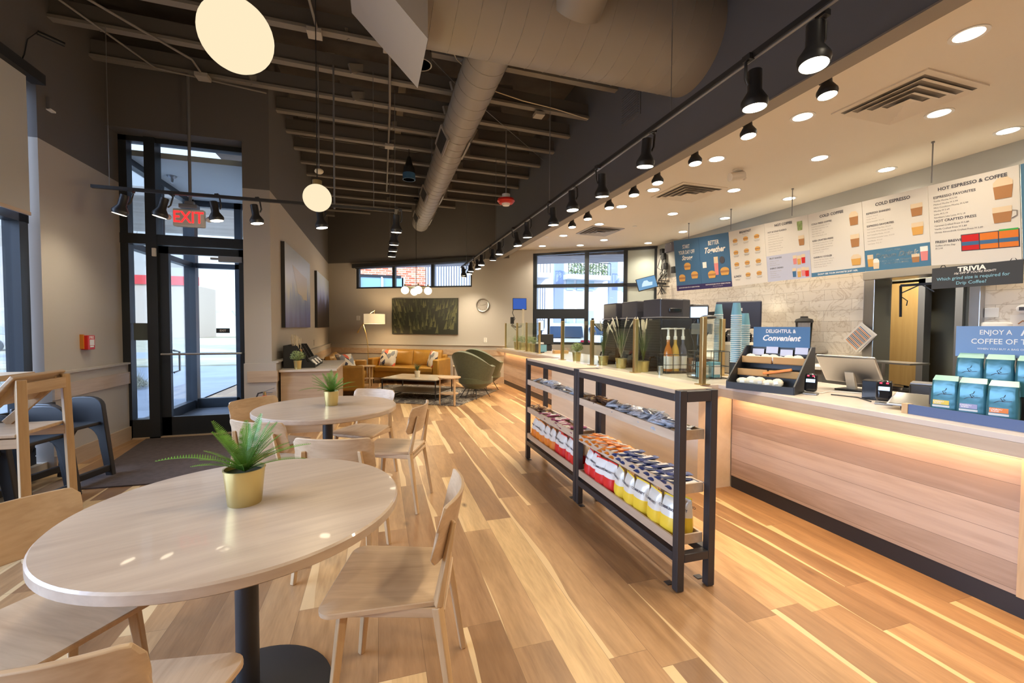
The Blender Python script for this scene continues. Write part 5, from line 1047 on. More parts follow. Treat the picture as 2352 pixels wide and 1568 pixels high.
def reader(label, x, y, rz):
    t = thing('card_reader', label, 'card reader', (x,y,.905), rz, 'card readers with red lights')
    obj('body', MB().box(-.04,.04,-.022,.022,-.065,.07,0,T(0,0,.085) @ RX(math.radians(-15))), M['blackg'], t, sm=30, bevel=.018); obj('foot', B(-.045,.045,-.045,.04,0,.012), M['grey'], t, sm=0, bevel=.004)
    s_ = obj('screen', MB().box(-.028,.028,-.024,-.022,.0,.025,0,T(0,0,.085) @ RX(math.radians(-15))), M['screenw'], t, sm=0); obj('red_light', MB().cbox((-.016,-.024,.048),(.012,.004,.008),0,T(0,0,.085) @ RX(math.radians(-15))).cbox((.016,-.024,.048),(.012,.004,.008),0,T(0,0,.085) @ RX(math.radians(-15))), M['ledred'], t, sm=0)
reader('black card reader with red lights in front of the first register screen', 3.06, 2.37, math.radians(-62)); reader('black card reader with red lights beside the square black box', 3.12, 1.925, math.radians(-60))
t = thing('napkin_box', 'glossy square black box between the two card readers', 'box', (3.30,2.08,.905), math.radians(-62)); obj('box', B(-.075,.075,-.07,.07,.004,.13), M['blackg'], t, sm=0, bevel=.004); obj('foot', B(-.08,.08,-.075,.075,0,.005), M['black'], t, sm=0)
t = thing('receipt_printer', 'black receipt printer with silver top behind the tablet', 'printer', (3.62,1.93,.905), math.radians(-65)); obj('case', B(-.12,.12,-.09,.09,0,.11), M['black'], t, sm=0, bevel=.01); obj('lid', B(-.115,.115,-.085,.085,.11,.118), M['grey'], t, sm=0)
def tab(label, x, y, rz, w=.26, d=.19, tilt=.28):
    t = thing('counter_tablet', label, 'tablet', (x,y,.905), rz, 'tablets lying tilted on the counter'); obj('case', MB().box(-w/2,w/2,-d/2,d/2,-.006,.006,0,T(0,0,.055) @ RX(tilt)), M['grey'], t, sm=0, bevel=.005); obj('glass_face', MB().box(-w/2+.012,w/2-.012,-d/2+.012,d/2-.012,.006,.008,0,T(0,0,.055) @ RX(tilt)), P('tablet_glass', (.13,.12,.10), .12) if 'tablet_glass' not in bpy.data.materials else bpy.data.materials['tablet_glass'], t, sm=0); obj('foot', B(-.08,.08,-.05,.06,0,.05), M['black'], t, sm=0, bevel=.01)
tab('silver-framed tablet lying tilted between printer and coffee bags', 3.10, 1.72, math.radians(-72), .27, .20); tab('dark tablet lying flat under the first register screen', 3.24, 2.62, math.radians(-78), .22, .15, .05)
t = thing('corded_scanner', 'black corded scanner beside the counter display', 'scanner', (3.02,2.47,.905)); obj('body', MB().sph((0,0,.022),.04,16,0,(1,1.2,.5)), M['black'], t); obj('cord', MB().tube([(.02,.0,.02),(.15,-.1,.006),(.3,-.05,.006),(.5,-.25,.006)], .004), M['white'], t)
for x0, lb, y0 in ((3.02,'thin black cable along the counter edge by the card reader',2.2),): tag(obj('cable', MB().tube([(x0+.15,y0+.1,.91),(x0+.2,y0-.05,.91),(x0+.1,y0-.2,.91)], .004), M['black']), lb, 'cable')
t = thing('trash_can', 'black bin with clear liner inside the service doorway', 'bin', (5.35,3.35,0)); obj('bin', MB().lathe([(.20,0),(.26,.74),(.25,.74),(.19,.01)], 28), M['blackm'], t); obj('liner', MB().lathe([(.265,.70),(.27,.76),(.25,.77),(.24,.70)], 28), M['clearp'], t)
t = thing('steel_drainboard', 'steel shelf arm reaching past the doorway post', 'shelf', (6.1,3.75,1.0)); obj('shelf', B(-.35,.0,-.45,.1,-.02,.0), M['steel'], t, sm=0); obj('bracket', B(-.05,0,-.02,.02,-.2,-.02), M['steel'], t, sm=0)
# coffee bags
def coffee_bag():
    t = thing('coffee_bag', 'x', 'coffee bag', (0,0,0), 0, 'teal coffee bags'); w, d, h = .105, .07, .20     # local -Y front
    vs = []; fs = []; prof = [(1,1,0),(1.04,1.0,.03),(1.02,1.02,.10),(.98,.95,.155),(.95,.75,.18)]; out = rrect(w, d, .012, 3); n = len(out)
    for a, b, z in prof:
        for x, y in out: vs.append((x*a+.002*math.sin(z*90+x*80), y*b+.002*math.cos(z*70+x*60), z))
    for r in range(len(prof)-1):
        for i in range(n): fs.append((r*n+i, r*n+(i+1) % n, (r+1)*n+(i+1) % n, (r+1)*n+i))
    fs.append(tuple(range(n))[::-1]); obj('bag', MB().add(vs, fs), M['bag'], t, sm=40)
    obj('folded_top', MB().add([(-.05,-.026,.18),(.05,-.026,.18),(.05,.026,.18),(-.05,.026,.18),(-.046,.018,.205),(.046,.018,.205)], [(0,1,5,4),(2,3,4,5),(1,2,5),(3,0,4),(3,2,1,0)]), M['mint'], t, sm=0)
    mb = MB(); mb.tube([(-.028,-.0375,.098),(-.012,-.0385,.108),(.004,-.0385,.105),(.030,-.0375,.110)], .0012, 4).tube([(.0,-.0385,.106),(-.008,-.0385,.122),(.004,-.0385,.128),(.008,-.0385,.140)], .0012, 4).tube([(-.004,-.0385,.106),(.008,-.0385,.114),(.0,-.0385,.120)], .0012, 4); obj('leaping_deer_emblem', mb, M['ink'], t)
    return t
cb = coffee_bag(); lm = [M['yellow'], P('tag_lilac',(.35,.32,.50),.4), M['orange']]
pos_ = [(2.995,1.545,.93,0,'yellow label, leftmost of the front row'),(2.985,1.425,.93,1,'lilac label, middle of the front row'),(2.975,1.305,.93,2,'orange label, rightmost of the front row'),(3.12,1.505,1.055,1,'dark label edge, leftmost of the raised back row'),(3.115,1.385,1.055,None,'no label in view, middle of the raised back row'),(3.11,1.265,1.055,None,'cut by the picture edge, right of the raised back row')]
bags = []
for i, (x, y, z, c_, lb) in enumerate(pos_):
    o = cb if i == 0 else dup(cb); o.location = (x,y,z); o.rotation_euler = (0,0,math.radians(-72)); o['label'] = 'teal coffee bag with '+lb if 'label' in lb else 'teal coffee bag '+lb; o.scale = (1.0,1,1.0); bags.append((o, c_))
for o, c_ in bags:
    if c_ is None: continue
    q = obj('blend_label', B(-.044,.020,-.0385,-.0370,.048,.072), lm[c_], o, sm=0); obj('white_strip', B(-.046,.022,-.0390,-.0372,.034,.044), M['paper'], o, sm=0)
    mb = MB(); put_text(mb, 'CARIBOU', .010, T(-.022,-.0392,.064) @ RX(PI/2), bold=.02); put_text(mb, 'BLEND', .009, T(-.024,-.0392,.055) @ RX(PI/2), bold=.02); obj('lettering', mb, M['inkw'], q, sm=0)
t = thing('coffee_tray', 'blue-fronted wooden tray holding the teal coffee bags', 'tray', (3.0,1.40,.905)); obj('floor', B(-.08,.20,-.22,.28,0,.02), M['oak'], t, sm=0); obj('blue_front', B(-.09,-.08,-.21,.27,0,.055), P('tray_blue', (.08,.12,.25), .4), t, sm=0); obj('wood_end', B(-.095,-.05,-.24,-.21,0,.055), M['oakz'], t, sm=0); obj('wood_end', B(-.095,-.05,.27,.30,0,.055), M['oakz'], t, sm=0); obj('riser', B(.07,.20,-.2,.26,.02,.148), M['black'], t, sm=0)
t = thing('coffee_sign', 'blue sign reading Enjoy a free coffee of the day', 'sign', (3.22,1.38,1.24), math.radians(-72)); obj('board', B(-.22,.22,-.004,.004,0,.17), M['lav'] if 0 else P('sign_periwinkle', (.16,.28,.50), .45), t, sm=0)
mb = MB(); put_text(mb, 'ENJOY A', .036, T(-.07,-.006,.135) @ RX(PI/2), bold=.012, sx=.85); put_text(mb, 'Free', .048, T(.06,-.006,.135) @ RX(PI/2), bold=.025, shear=.35); put_text(mb, 'COFFEE OF THE DAY', .040, T(0,-.006,.085) @ RX(PI/2), bold=.012, sx=.85); put_text(mb, 'WHEN YOU BUY A BAG OF COFFEE BEANS', .014, T(0,-.006,.045) @ RX(PI/2), bold=.01); obj('lettering', mb, M['inkw'], t, sm=0)
obj('support', B(-.01,.01,.0,.02,-.335,.02), M['black'], t, sm=0)
# wall things right of the doorway
t = thing('towel_dispenser', 'white curved paper towel dispenser on the tile wall', 'dispenser', (6.12,2.76,1.36)); obj('case', MB().lathe([(.12,-.20),(.125,.09),(.11,.11)], 28, 0, S3(.8,1,1)), M['white'], t); obj('badge', B(-.105,-.098,-.01,.05,-.02,.01), M['navy'], t, sm=0); obj('slot', B(-.08,-.07,-.09,-.08,-.1,.06), M['choc'], t, sm=0)
t = thing('cover_plate', 'blank white plate on the tile wall above the towel dispenser', 'plate', (6.12,2.80,1.57)); obj('plate', B(-.012,0,-.055,.055,-.05,.05), M['white'], t, sm=0, bevel=.003)
t = thing('wall_poster', 'white framed hand-washing poster at the right picture edge', 'poster', (6.12,2.52,1.37)); obj('sheet', B(-.012,0,-.14,.14,-.35,.17), M['paper'], t, sm=0)
mb = MB()
for k in range(3): mb.tube([(-.014,.08,.08-.14*k),(-.014,.05,.11-.14*k),(-.014,.0,.09-.14*k),(-.014,-.04,.06-.14*k)], .006, 5)
obj('hand_drawing', mb, M['cof'], t); t = thing('keypad_clock', 'small round white keypad above the poster', 'keypad', (6.11,2.56,1.60)); obj('body', MB().lathe([(.05,0),(.05,.03),(.04,.035)], 24, 0, RY(-PI/2) @ S3(.8,1,1)), M['white'], t); obj('display', MB().cbox((-.037,.0,0),(.004,.05,.035)), M['ink'], t, sm=0)
t = thing('schedule_sheets', 'tilted schedule sheets clipped to the doorway post', 'papers', (6.0,3.98,1.50)); Mx = RZ(PI/2) @ RX(PI/2)
obj('back_sheet', MB().box(-.12,.12,-.155,.155,-.002,0,0,T(-.02,0,-.22) @ RZ(-PI/2) @ RX(PI/2) @ RZ(math.radians(-40))), M['white'], t, sm=0); q = obj('front_sheet', MB().box(-.12,.12,-.155,.155,0,.002,0,T(-.025,.02,-.22) @ RZ(-PI/2) @ RX(PI/2) @ RZ(math.radians(-44))), M['paper'], t, sm=0)
for j, m_ in enumerate(('orange','bluem','ink')):
    mb = MB()
    for k in range(j, 14, 3): mb.box(-.095,.095,-.13+k*.0185,-.122+k*.0185,.003,.004,0,T(-.025,.02,-.22) @ RZ(-PI/2) @ RX(PI/2) @ RZ(math.radians(-44)))
    obj('printed_rows', mb, M[m_], q, sm=0)
t = thing('tv_bracket', 'folding black wall bracket inside the service doorway', 'bracket', (6.4,3.80,1.85)); obj('arms', MB().bar((0,0,.1),(.05,-.35,.1),.02,.03).bar((0,0,0),(.03,-.2,.1),.012,.012).bar((.03,-.2,.1),(.06,-.32,0),.012,.012).bar((0,0,.1),(0,-.01,-.3),.02,.02), M['black'], t); obj('hook', MB().tube([(0,-.02,-.05),(0,-.08,-.1),(0,-.07,-.16)], .006), M['black'], t)
t = thing('wall_chart', 'pale chart with grey arcs on the back room wall', 'poster', (8.98,3.0,1.95)); obj('sheet', B(-.01,0,-.22,.22,-.35,.30), P('chart_paper', (.5,.5,.42), .7), t, sm=0); obj('grey_arc', MB().tube([(-.014,.15,-.25),(-.014,-.02,-.2),(-.014,-.08,-.1),(-.014,-.02,0),(-.014,.15,.03)], .02, 5), M['grey'], t)
t = thing('speaker_box', 'grey device box mounted above the corner cable bundle', 'device', (5.98,7.85,3.12)); obj('case', B(-.05,.05,-.12,.12,-.10,.10), P('device_grey', (.14,.13,.17), .4), t, sm=0, bevel=.012); obj('indicator', B(-.053,-.05,-.08,-.07,.06,.07).box(-.053,-.05,.07,.08,.06,.07), M['inkw'], t, sm=0); obj('mount', B(.05,.14,-.03,.03,-.03,.03), M['black'], t, sm=0)
t = thing('cable_bundle', 'tangle of black cables and adapters in the upper wall corner', 'cables', (6.0,8.0,2.9)); rnd = random.Random(2)
for k in range(4): obj('adapter', MB().cbox((.06,rnd.uniform(-.2,.25),rnd.uniform(-.30,.22)),(.07,.09,.14)), M['black'], t, sm=0, bevel=.006)
for k in range(6): obj('cable', MB().tube([(.05,.2+rnd.uniform(-.1,.1),.1)]+[(.05+rnd.uniform(-.05,.03),.25+rnd.uniform(-.25,.1),-.15*j) for j in range(1,6)], .008, 6), M['black'], t)
t = thing('order_monitor', 'tilted camera monitor on a corner arm showing a car', 'monitor', (5.55,8.05,2.36), math.radians(-28)); Mx = RY(math.radians(-14)) @ RX(-.2)
obj('case', MB().box(-.21,.21,-.015,.015,-.14,.14,0,Mx), M['black'], t, sm=0, bevel=.006); q = obj('screen', MB().box(-.195,.195,-.02,-.015,-.125,.125,0,Mx), emis('camera_view', (.12,.24,.38), .8), t, sm=0); obj('car_image', MB().prism([(-.12,-.06),(.10,-.07),(.12,0),(.05,.01),(.02,.06),(-.05,.06),(-.1,.0)], .0, .002, 0, Mx @ T(0,-.021,0) @ RX(PI/2)), emis('camera_car', (.45,.58,.72), .8), q, sm=0)
obj('arm', MB().bar((.18,.03,0),(.42,.16,.0),.03,.05).bar((.25,.05,.06),(.5,.2,.06),.015,.02).bar((.25,.05,-.06),(.5,.2,-.06),.015,.02), M['black'], t)
# ------------------------------------------------------------ menu boards
YS = [6.86,6.20,5.53,4.87,4.21,3.56,2.94,2.29]; ZT = [3.03,2.966,2.916,2.896,2.863,2.850,2.836,2.82]; ZB = [2.093,2.077,2.06,2.066,2.063,2.058,2.044,1.998]
def panel(i, label, board_mat, draw):
    TL, TR = Vector((5.30,YS[i],ZT[i])), Vector((5.30,YS[i+1]+.004,ZT[i+1])); BL, BR = Vector((5.40,YS[i],ZB[i])), Vector((5.40,YS[i+1]+.004,ZB[i+1]))
    n = Vector((-1,0,-.11)).normalized(); w_, h_ = .655, .82
    def mp(v):
        u, q = v[0]/w_, v[1]/h_; return TL*(1-u)*(1-q)+TR*u*(1-q)+BL*(1-u)*q+BR*u*q+n*v[2]
    t = thing('menu_board', label, 'menu board', (0,0,0), 0, 'hanging menu panels')
    def mk(name, mb, mat, par=t): mb.v = [tuple(mp(v)) for v in mb.v]; return obj(name, mb, mat, par, sm=0)
    mk('board', MB().box(0,w_,0,h_,-.012,0), board_mat)
    F = S3(1,-1,1)
    def tx(mat, rows, name='lettering', par=t):
        mb = MB()
        for r in rows:
            s_, x, y, sz = r[:4]; k = r[4] if len(r) > 4 else {}; put_text(mb, s_, sz, T(x,y,.002) @ F, **k)
        return mk(name, mb, mat, par)
    draw(mk, tx); return t
LFT = dict(align='LEFT'); LB = dict(align='LEFT', bold=.02)
def cupd(mk, x, y, w, h, low, top, name='drink_picture', whip=False):
    c = mk(name, MB().add([(x-w*.42,y+h,.003),(x+w*.42,y+h,.003),(x+w/2,y+h*.35,.003),(x-w/2,y+h*.35,.003)], [(0,1,2,3)]), low)
    mk('drink_top', MB().add([(x-w/2,y+h*.35,.003),(x+w/2,y+h*.35,.003),(x+w*.5,y+(.14 if whip else 0)*h,.003),(x+w*.25,y-(.08 if whip else 0)*h,.003),(x-w*.25,y-(.08 if whip else 0)*h,.003),(x-w*.5,y+(.14 if whip else 0)*h,.003)], [(0,1,2,3,4,5)]), top, c)
def food(mk, x, y, s):
    c = mk('sandwich_picture', MB().prism([(x+s*.5*math.cos(a*PI/8), y+s*.28*math.sin(a*PI/8)-s*.1) for a in range(8, 17)], .001, .004), M['bun']); mk('filling', MB().prism([(x-s*.52,y-s*.1),(x+s*.52,y-s*.1),(x+s*.5,y+s*.08),(x-s*.5,y+s*.08)], .001, .004), M['cof'], c); mk('bottom_bun', MB().prism([(x-s*.48,y+s*.08),(x+s*.48,y+s*.08),(x+s*.4,y+s*.3),(x-s*.4,y+s*.3)], .001, .004), M['bun'], c)
def d0(mk, tx):
    mk('bottom_band', MB().box(0,.655,.735,.82,0,.002), M['blued']); tx(M['inkw'], [('START',.33,.12,.085,dict(bold=.02,sx=.75)),('YOUR DAY OFF',.33,.21,.085,dict(bold=.02,sx=.7)),('Strong',.33,.30,.10,dict(bold=.03,shear=.35)),('SANDWICHES PACKED WITH 17+ GRAMS OF PROTEIN',.33,.775,.022,dict(bold=.02))])
    food(mk,.33,.44,.17); food(mk,.17,.62,.17); food(mk,.50,.59,.17)
def d1(mk, tx):
    mk('bottom_band', MB().box(0,.655,.735,.82,0,.002), M['blued']); tx(M['inkw'], [('BETTER',.33,.12,.095,dict(bold=.02,sx=.75)),('Together',.33,.23,.12,dict(bold=.035,shear=.35)),('SANDWICHES PACKED WITH 27+ GRAMS OF PROTEIN',.36,.76,.022,dict(bold=.02)),('When you pair with a large drink',.36,.79,.016)])
    cupd(mk,.10,.40,.09,.26,M['bluem'],M['inkw']); cupd(mk,.36,.34,.09,.28,M['pink'],M['foam']); food(mk,.25,.61,.17); food(mk,.53,.58,.18)
    b = mk('round_badge', MB().prism([(.49+.055*math.cos(a*PI/10),.40+.055*math.sin(a*PI/10)) for a in range(20)], .002,.004), M['ink']); tx(M['inkw'], [('BETTER',.49,.39,.017,dict(bold=.02)),('TOGETHER',.49,.41,.015,dict(bold=.02))], par=b)
def d2(mk, tx):
    tx(M['ink'], [('BREAKFAST',.32,.045,.042,dict(bold=.03)),('SERVED ALL DAY',.32,.08,.014),('LUNCH',.12,.68,.042,dict(bold=.03))])
    for r in range(4):
        for c_ in range(3):
            if r == 3 and c_ == 0: continue
            food(mk,.12+.20*c_,.15+.175*r,.085)
    mb = MB()
    for r in range(4):
        for c_ in range(3):
            for q in range(2): mb.box(.07+.20*c_+.01*q,.17+.20*c_-.01*q,.195+.175*r+.014*q,.200+.175*r+.014*q,0,.002)
    mk('caption_lines', mb, M['inkg'])
def lines(rows, x, y, dy=.030, sz=.0185): return [(s_, x, y+dy*i, sz, LFT) for i, s_ in enumerate(rows)]
def d3(mk, tx):
    q = mk('lavender_block', MB().box(0,.655,.46,.82,0,.0015), M['lav'])
    tx(M['ink'], [('NOT COFFEE',.30,.055,.045,dict(bold=.03)),('HOT & COLD CLASSICS',.05,.135,.028,LB),('FRUIT SHAKERS',.05,.50,.028,LB),('ENERGY DRINKS',.05,.64,.028,LB)])
    tx(M['inkg'], lines(['Hot Chocolate  M 5.49','Chai Tea Latte  M 5.49','Iced Matcha Green Tea  M 5.49','Sparkling Green Tea Lemonade','Blueberry Black Tea  M 4.79','Sparkling Peach Lemonade','Raspberry Green Tea  M 5.49','Flavored Steamer  M 4.49'],.05,.17,.033)+lines(['Strawberry  M 5.49','Peach  M 5.49','Berry Punch  M 5.49'],.05,.54,.028)+lines(['Blue Raspberry  M 5.99','Peach Mango','Pomegranate Acai','Strawberry Pineapple'],.05,.68,.028), 'price_lines')
    cupd(mk,.54,.06,.075,.12,M['leafl'],M['leafl']); cupd(mk,.55,.25,.08,.13,M['cof'],M['foam'])
    for x, y, a in ((.44,.50,'pink'),(.50,.51,'bun'),(.56,.50,'red'),(.42,.67,'bluem'),(.49,.68,'bun'),(.55,.67,'pink'),(.60,.68,'red')): cupd(mk,x,y,.055,.12,M[a],M['foam'])
def d4(mk, tx):
    mk('bottom_band', MB().box(0,.655,.765,.82,0,.002), M['blue']); tx(M['inkw'], [("DON'T SEE YOUR FAVORITE? JUST ASK.",.33,.793,.028,dict(bold=.03))])
    tx(M['ink'], [('COLD COFFEE',.30,.06,.045,dict(bold=.03)),('COLD PRESS COFFEE',.04,.14,.028,LB),('ICED CRAFTED PRESS',.04,.355,.028,LB),('CARIBOU COOLER',.04,.57,.028,LB)])
    tx(M['inkg'], lines(['Cold Press Iced Coffee  M 4.49','Nitro Black Cold Press  5.49','Nitro Latte  5.49','Nitro High Rise  5.99','Nitro Turtle Mocha  5.99'],.04,.175)+lines(['Iced Caramel Crafted Press  M 5.89','Iced Vanilla Crafted Press  M 5.89','Iced Honey Oatmilk Crafted Press','Iced Oatmilk Crafted Press','Iced Press  M 4.19'],.04,.39)+lines(['Caramel High Rise Cooler  M 6.19','Campfire Mocha Cooler  M 6.19','Turtle Mocha Cooler  M 6.19','Mocha Cooler  M 6.19'],.04,.605), 'price_lines')
    cupd(mk,.56,.10,.10,.15,M['cof'],M['foam'],whip=True); cupd(mk,.56,.36,.10,.15,M['cof'],M['foam']); cupd(mk,.56,.61,.11,.12,M['bun'],M['foam'],whip=True)
def d5(mk, tx):
    q = mk('dream_banner', MB().box(0,.655,.575,.82,0,.002), M['blue'])
    tx(M['inkw'], [('CREATE YOUR',.30,.605,.025,dict(bold=.02)),('Dream Drink',.32,.66,.078,dict(bold=.035,shear=.35)),('ADD COLD FOAM, ESPRESSO,',.32,.72,.024,dict(bold=.02)),('FLAVOR SHOTS & MORE!',.32,.75,.024,dict(bold=.02))], par=q)
    tx(M['ink'], [('COLD ESPRESSO',.32,.07,.048,dict(bold=.03)),('ESPRESSO SHAKERS',.04,.155,.030,LB),('ESPRESSO FAVORITES',.04,.30,.030,LB)])
    tx(M['inkg'], lines(['Caramel  M 6.19','Vanilla  M 6.19','Honey Lavender  M 6.19'],.04,.19)+lines(['Iced Caramel High Rise  M 5.99','Iced Vanilla White Mocha  M 5.99','Iced Campfire Mocha  M 5.99','Iced Honey Lavender Latte  M 5.99','Iced Mocha  M 5.69','Iced Latte  M 5.19'],.04,.335,.034,.020), 'price_lines')
    cupd(mk,.55,.15,.11,.13,M['cof'],M['foam']); cupd(mk,.55,.35,.11,.13,M['bun'],M['foam'])
    cupd(mk,.06,.63,.065,.14,M['bun'],M['foam']); cupd(mk,.12,.69,.07,.11,M['foam'],M['inkw'],whip=True); cupd(mk,.52,.68,.075,.09,M['cof'],M['foam']); cupd(mk,.60,.61,.07,.15,M['pink'],M['inkw'])
def d6(mk, tx):
    tx(M['ink'], [('HOT ESPRESSO & COFFEE',.33,.06,.044,dict(bold=.03)),('ESPRESSO FAVORITES',.04,.135,.034,LB),('HOT CRAFTED PRESS',.04,.375,.034,LB),('FRESH BREWED',.04,.585,.034,LB)])
    tx(M['ink'], lines(['Turtle Mocha M 5.99','Malted Mocha M 5.99','Mint Condition Mocha M 5.99','Mocha M 5.69','Latte M 5.19','Northern Lite Latte M 5.19'],.04,.172,.033,.022)+lines(['Caramel Crafted Press M 5.89','Vanilla Crafted Press M 5.89','Honey Almondmilk Crafted Press M 5.89'],.04,.42,.034,.022)+lines(['Coffee of the Day','M 2.99'],.04,.622,.03,.022), 'price_lines')
    for x, a, h_ in ((.25,'red',('MAHOGANY','BLEND')),(.383,'orange',('CARIBOU','BLEND')),(.515,'orange',('CARIBOU','BLEND'))):
        c = mk('blend_card', MB().box(x,x+.125,.545,.69,0,.003), M[a]); mk('blue_band', MB().box(x,x+.125,.61,.645,.003,.004), M['bluem'], c); tx(M['inkw'], [(h_[0],x+.062,.573,.019,dict(bold=.03)),(h_[1],x+.062,.592,.019,dict(bold=.03)),('****',x+.062,.632,.03,dict(bold=.03))], par=c)
    mk('green_tab', MB().box(.515,.640,.530,.547,0,.003), P('tab_green',(.05,.40,.08),.5)); mk('card_frame', MB().box(.243,.648,.537,.698,-.001,.001), M['ink'])
    cupd(mk,.55,.09,.13,.17,M['cof'],M['foam'],whip=True); cupd(mk,.54,.33,.13,.14,M['cof'],M['foam']); mk('mug_handle', MB().tube([(.605,.37,.004),(.635,.38,.004),(.635,.42,.004),(.60,.44,.004)], .004, 5), M['inkg'])
names = ['blue menu panel reading Start your day off strong','blue menu panel reading Better together','white breakfast and lunch menu panel with sandwich pictures','menu panel headed Not coffee with lavender lower half','menu panel headed Cold coffee','menu panel headed Cold espresso with the Dream drink banner','menu panel headed Hot espresso and coffee, largest at the right']
for i, f_ in enumerate((d0,d1,d2,d3,d4,d5,d6)): panel(i, names[i], M['bluem'] if i < 2 else M['paper'], f_)
tag(obj('menu_board_end', MB().add([(5.30,2.285,2.82),(5.30,1.9,2.81),(5.40,1.9,1.99),(5.40,2.285,1.998),(5.312,2.285,2.82),(5.312,1.9,2.81),(5.412,1.9,1.99),(5.412,2.285,1.998)], [(0,1,2,3),(7,6,5,4),(0,4,5,1),(1,5,6,2),(2,6,7,3),(3,7,4,0)]), M['blue'], sm=0), 'blue end of a further menu panel at the right picture edge', 'menu board')
for i, (y, lb) in enumerate(((6.49,'above the leftmost blue panel'),(5.52,'above the breakfast panel'),(4.465,'above the Not coffee panel'),(2.93,'above the Hot espresso panel'))):
    z0 = 2.995-.03*(6.49-y)-.02; t = thing('menu_rod', 'thin metal hanging rod '+lb, 'rod', (5.335,y,z0), 0, 'menu hanging rods'); obj('rod', MB().cyl((0,0,0),(0,0,CZ-z0),.006), M['grey'], t); obj('ceiling_cup', MB().cyl((0,0,CZ-z0-.015),(0,0,CZ-z0),.014), M['grey'], t)
t = thing('trivia_board', 'black trivia chalkboard hung below the Hot espresso panel', 'chalkboard', (5.40,2.605,1.905), -PI/2)
obj('board', B(-.325,.325,-.008,.0,-.105,.105), M['chalk'], t, sm=0); obj('ring', MB().tube([(-.26,0,.105),(-.25,0,.125),(-.23,0,.125),(-.22,0,.105)], .004,6).tube([(.24,0,.105),(.25,0,.125),(.27,0,.125),(.28,0,.105)], .004,6), M['black'], t)
mb = MB(); put_text(mb, 'TRIVIA', .062, T(-.02,-.010,.068) @ RX(PI/2), bold=.035, sx=1.1); put_text(mb, "10\u00a2 OFF IF YOU'RE RIGHT!", .026, T(0,-.010,.032) @ RX(PI/2), bold=.01, shear=.2); obj('lettering', mb, M['inkw'], t, sm=0)
mb = MB(); put_text(mb, 'Which grind size is required for', .043, T(-.02,-.010,-.012) @ RX(PI/2), bold=.008, sx=.95); put_text(mb, 'Drip Coffee?', .043, T(-.02,-.010,-.062) @ RX(PI/2), bold=.008); obj('chalk_writing', mb, M['chalkb'], t, sm=0)
# ------------------------------------------------------------ open ceiling
LY = [3.40,4.03,4.65,5.25,5.86,6.53,7.17,7.80,8.42,9.06,9.70,10.34,10.98,11.62,12.2]
def joist(i, y):
    x0 = -2.95 if y < 6.1 else -1.30; x1 = 2.78
    if y > 9.7: x1 = 2.78-(y-9.7)*1.55
    yo = .15*(1 if y > 5 else .3)       # the joists run very slightly off square
    t = thing('roof_joist', 'dark painted roof joist spanning the open ceiling above the seating', 'joist', (0,0,0), 0, 'roof joists')
    a, b = Vector((x0,y,4.27)), Vector((x1,y+yo*(x1-x0)/4.1,4.27))
    for z, h_, w_ in ((.0,.03,.085),(.45,.04,.085)): obj('flange', MB().bar(a+Vector((0,0,z+.015)), b+Vector((0,0,z+.015)), h_, w_) if 0 else MB().add([a+Vector((0,-w_/2,z)),b+Vector((0,-w_/2,z)),b+Vector((0,w_/2,z)),a+Vector((0,w_/2,z)),a+Vector((0,-w_/2,z+h_)),b+Vector((0,-w_/2,z+h_)),b+Vector((0,w_/2,z+h_)),a+Vector((0,w_/2,z+h_))], [(3,2,1,0),(4,5,6,7),(0,1,5,4),(1,2,6,5),(2,3,7,6),(3,0,4,7)]), M['joistlip'] if z == 0 else M['joist'], t, sm=0)
    w = MB(); s_ = Vector((0,.008,0)); w.add([a-s_+Vector((0,0,.03)),b-s_+Vector((0,0,.03)),b-s_+Vector((0,0,.2)),a-s_+Vector((0,0,.2)),a+s_+Vector((0,0,.03)),b+s_+Vector((0,0,.03)),b+s_+Vector((0,0,.2)),a+s_+Vector((0,0,.2))], [(3,2,1,0),(4,5,6,7),(0,1,5,4),(1,2,6,5),(2,3,7,6),(3,0,4,7)])
    obj('web', w, M['joist'], t, sm=0)
    for k in range(int((x1-x0)/1.15)):      # diagonal bridging up to the deck side of the next joist
        xa = x0+.35+1.15*k; obj('diagonal_brace', MB().bar((xa,y+.03,4.31),(xa+.95,y+.60,4.72),.035,.10), M['joistlip'], t, sm=0)
for i, y in enumerate(LY): joist(i, y)
tag(obj('ceiling_strip', B(.28,.38,2.3,12,4.74,4.76), P('bare_board', (.24,.20,.155), .8), sm=0), 'pale board strip running along the deck between the joists', 'board')
t = thing('stamped_board', 'yellow stamped lumber end by the main duct', 'board', (.33,3.35,4.40)); obj('lumber', B(-.05,.05,-.16,.16,-.01,.01), P('yellow_lumber', (.62,.36,.07), .7), t, sm=0); obj('stamp', B(-.035,-.02,-.1,.1,-.012,-.01).box(.01,.03,-.05,.02,-.012,-.01), M['choc'], t, sm=0)
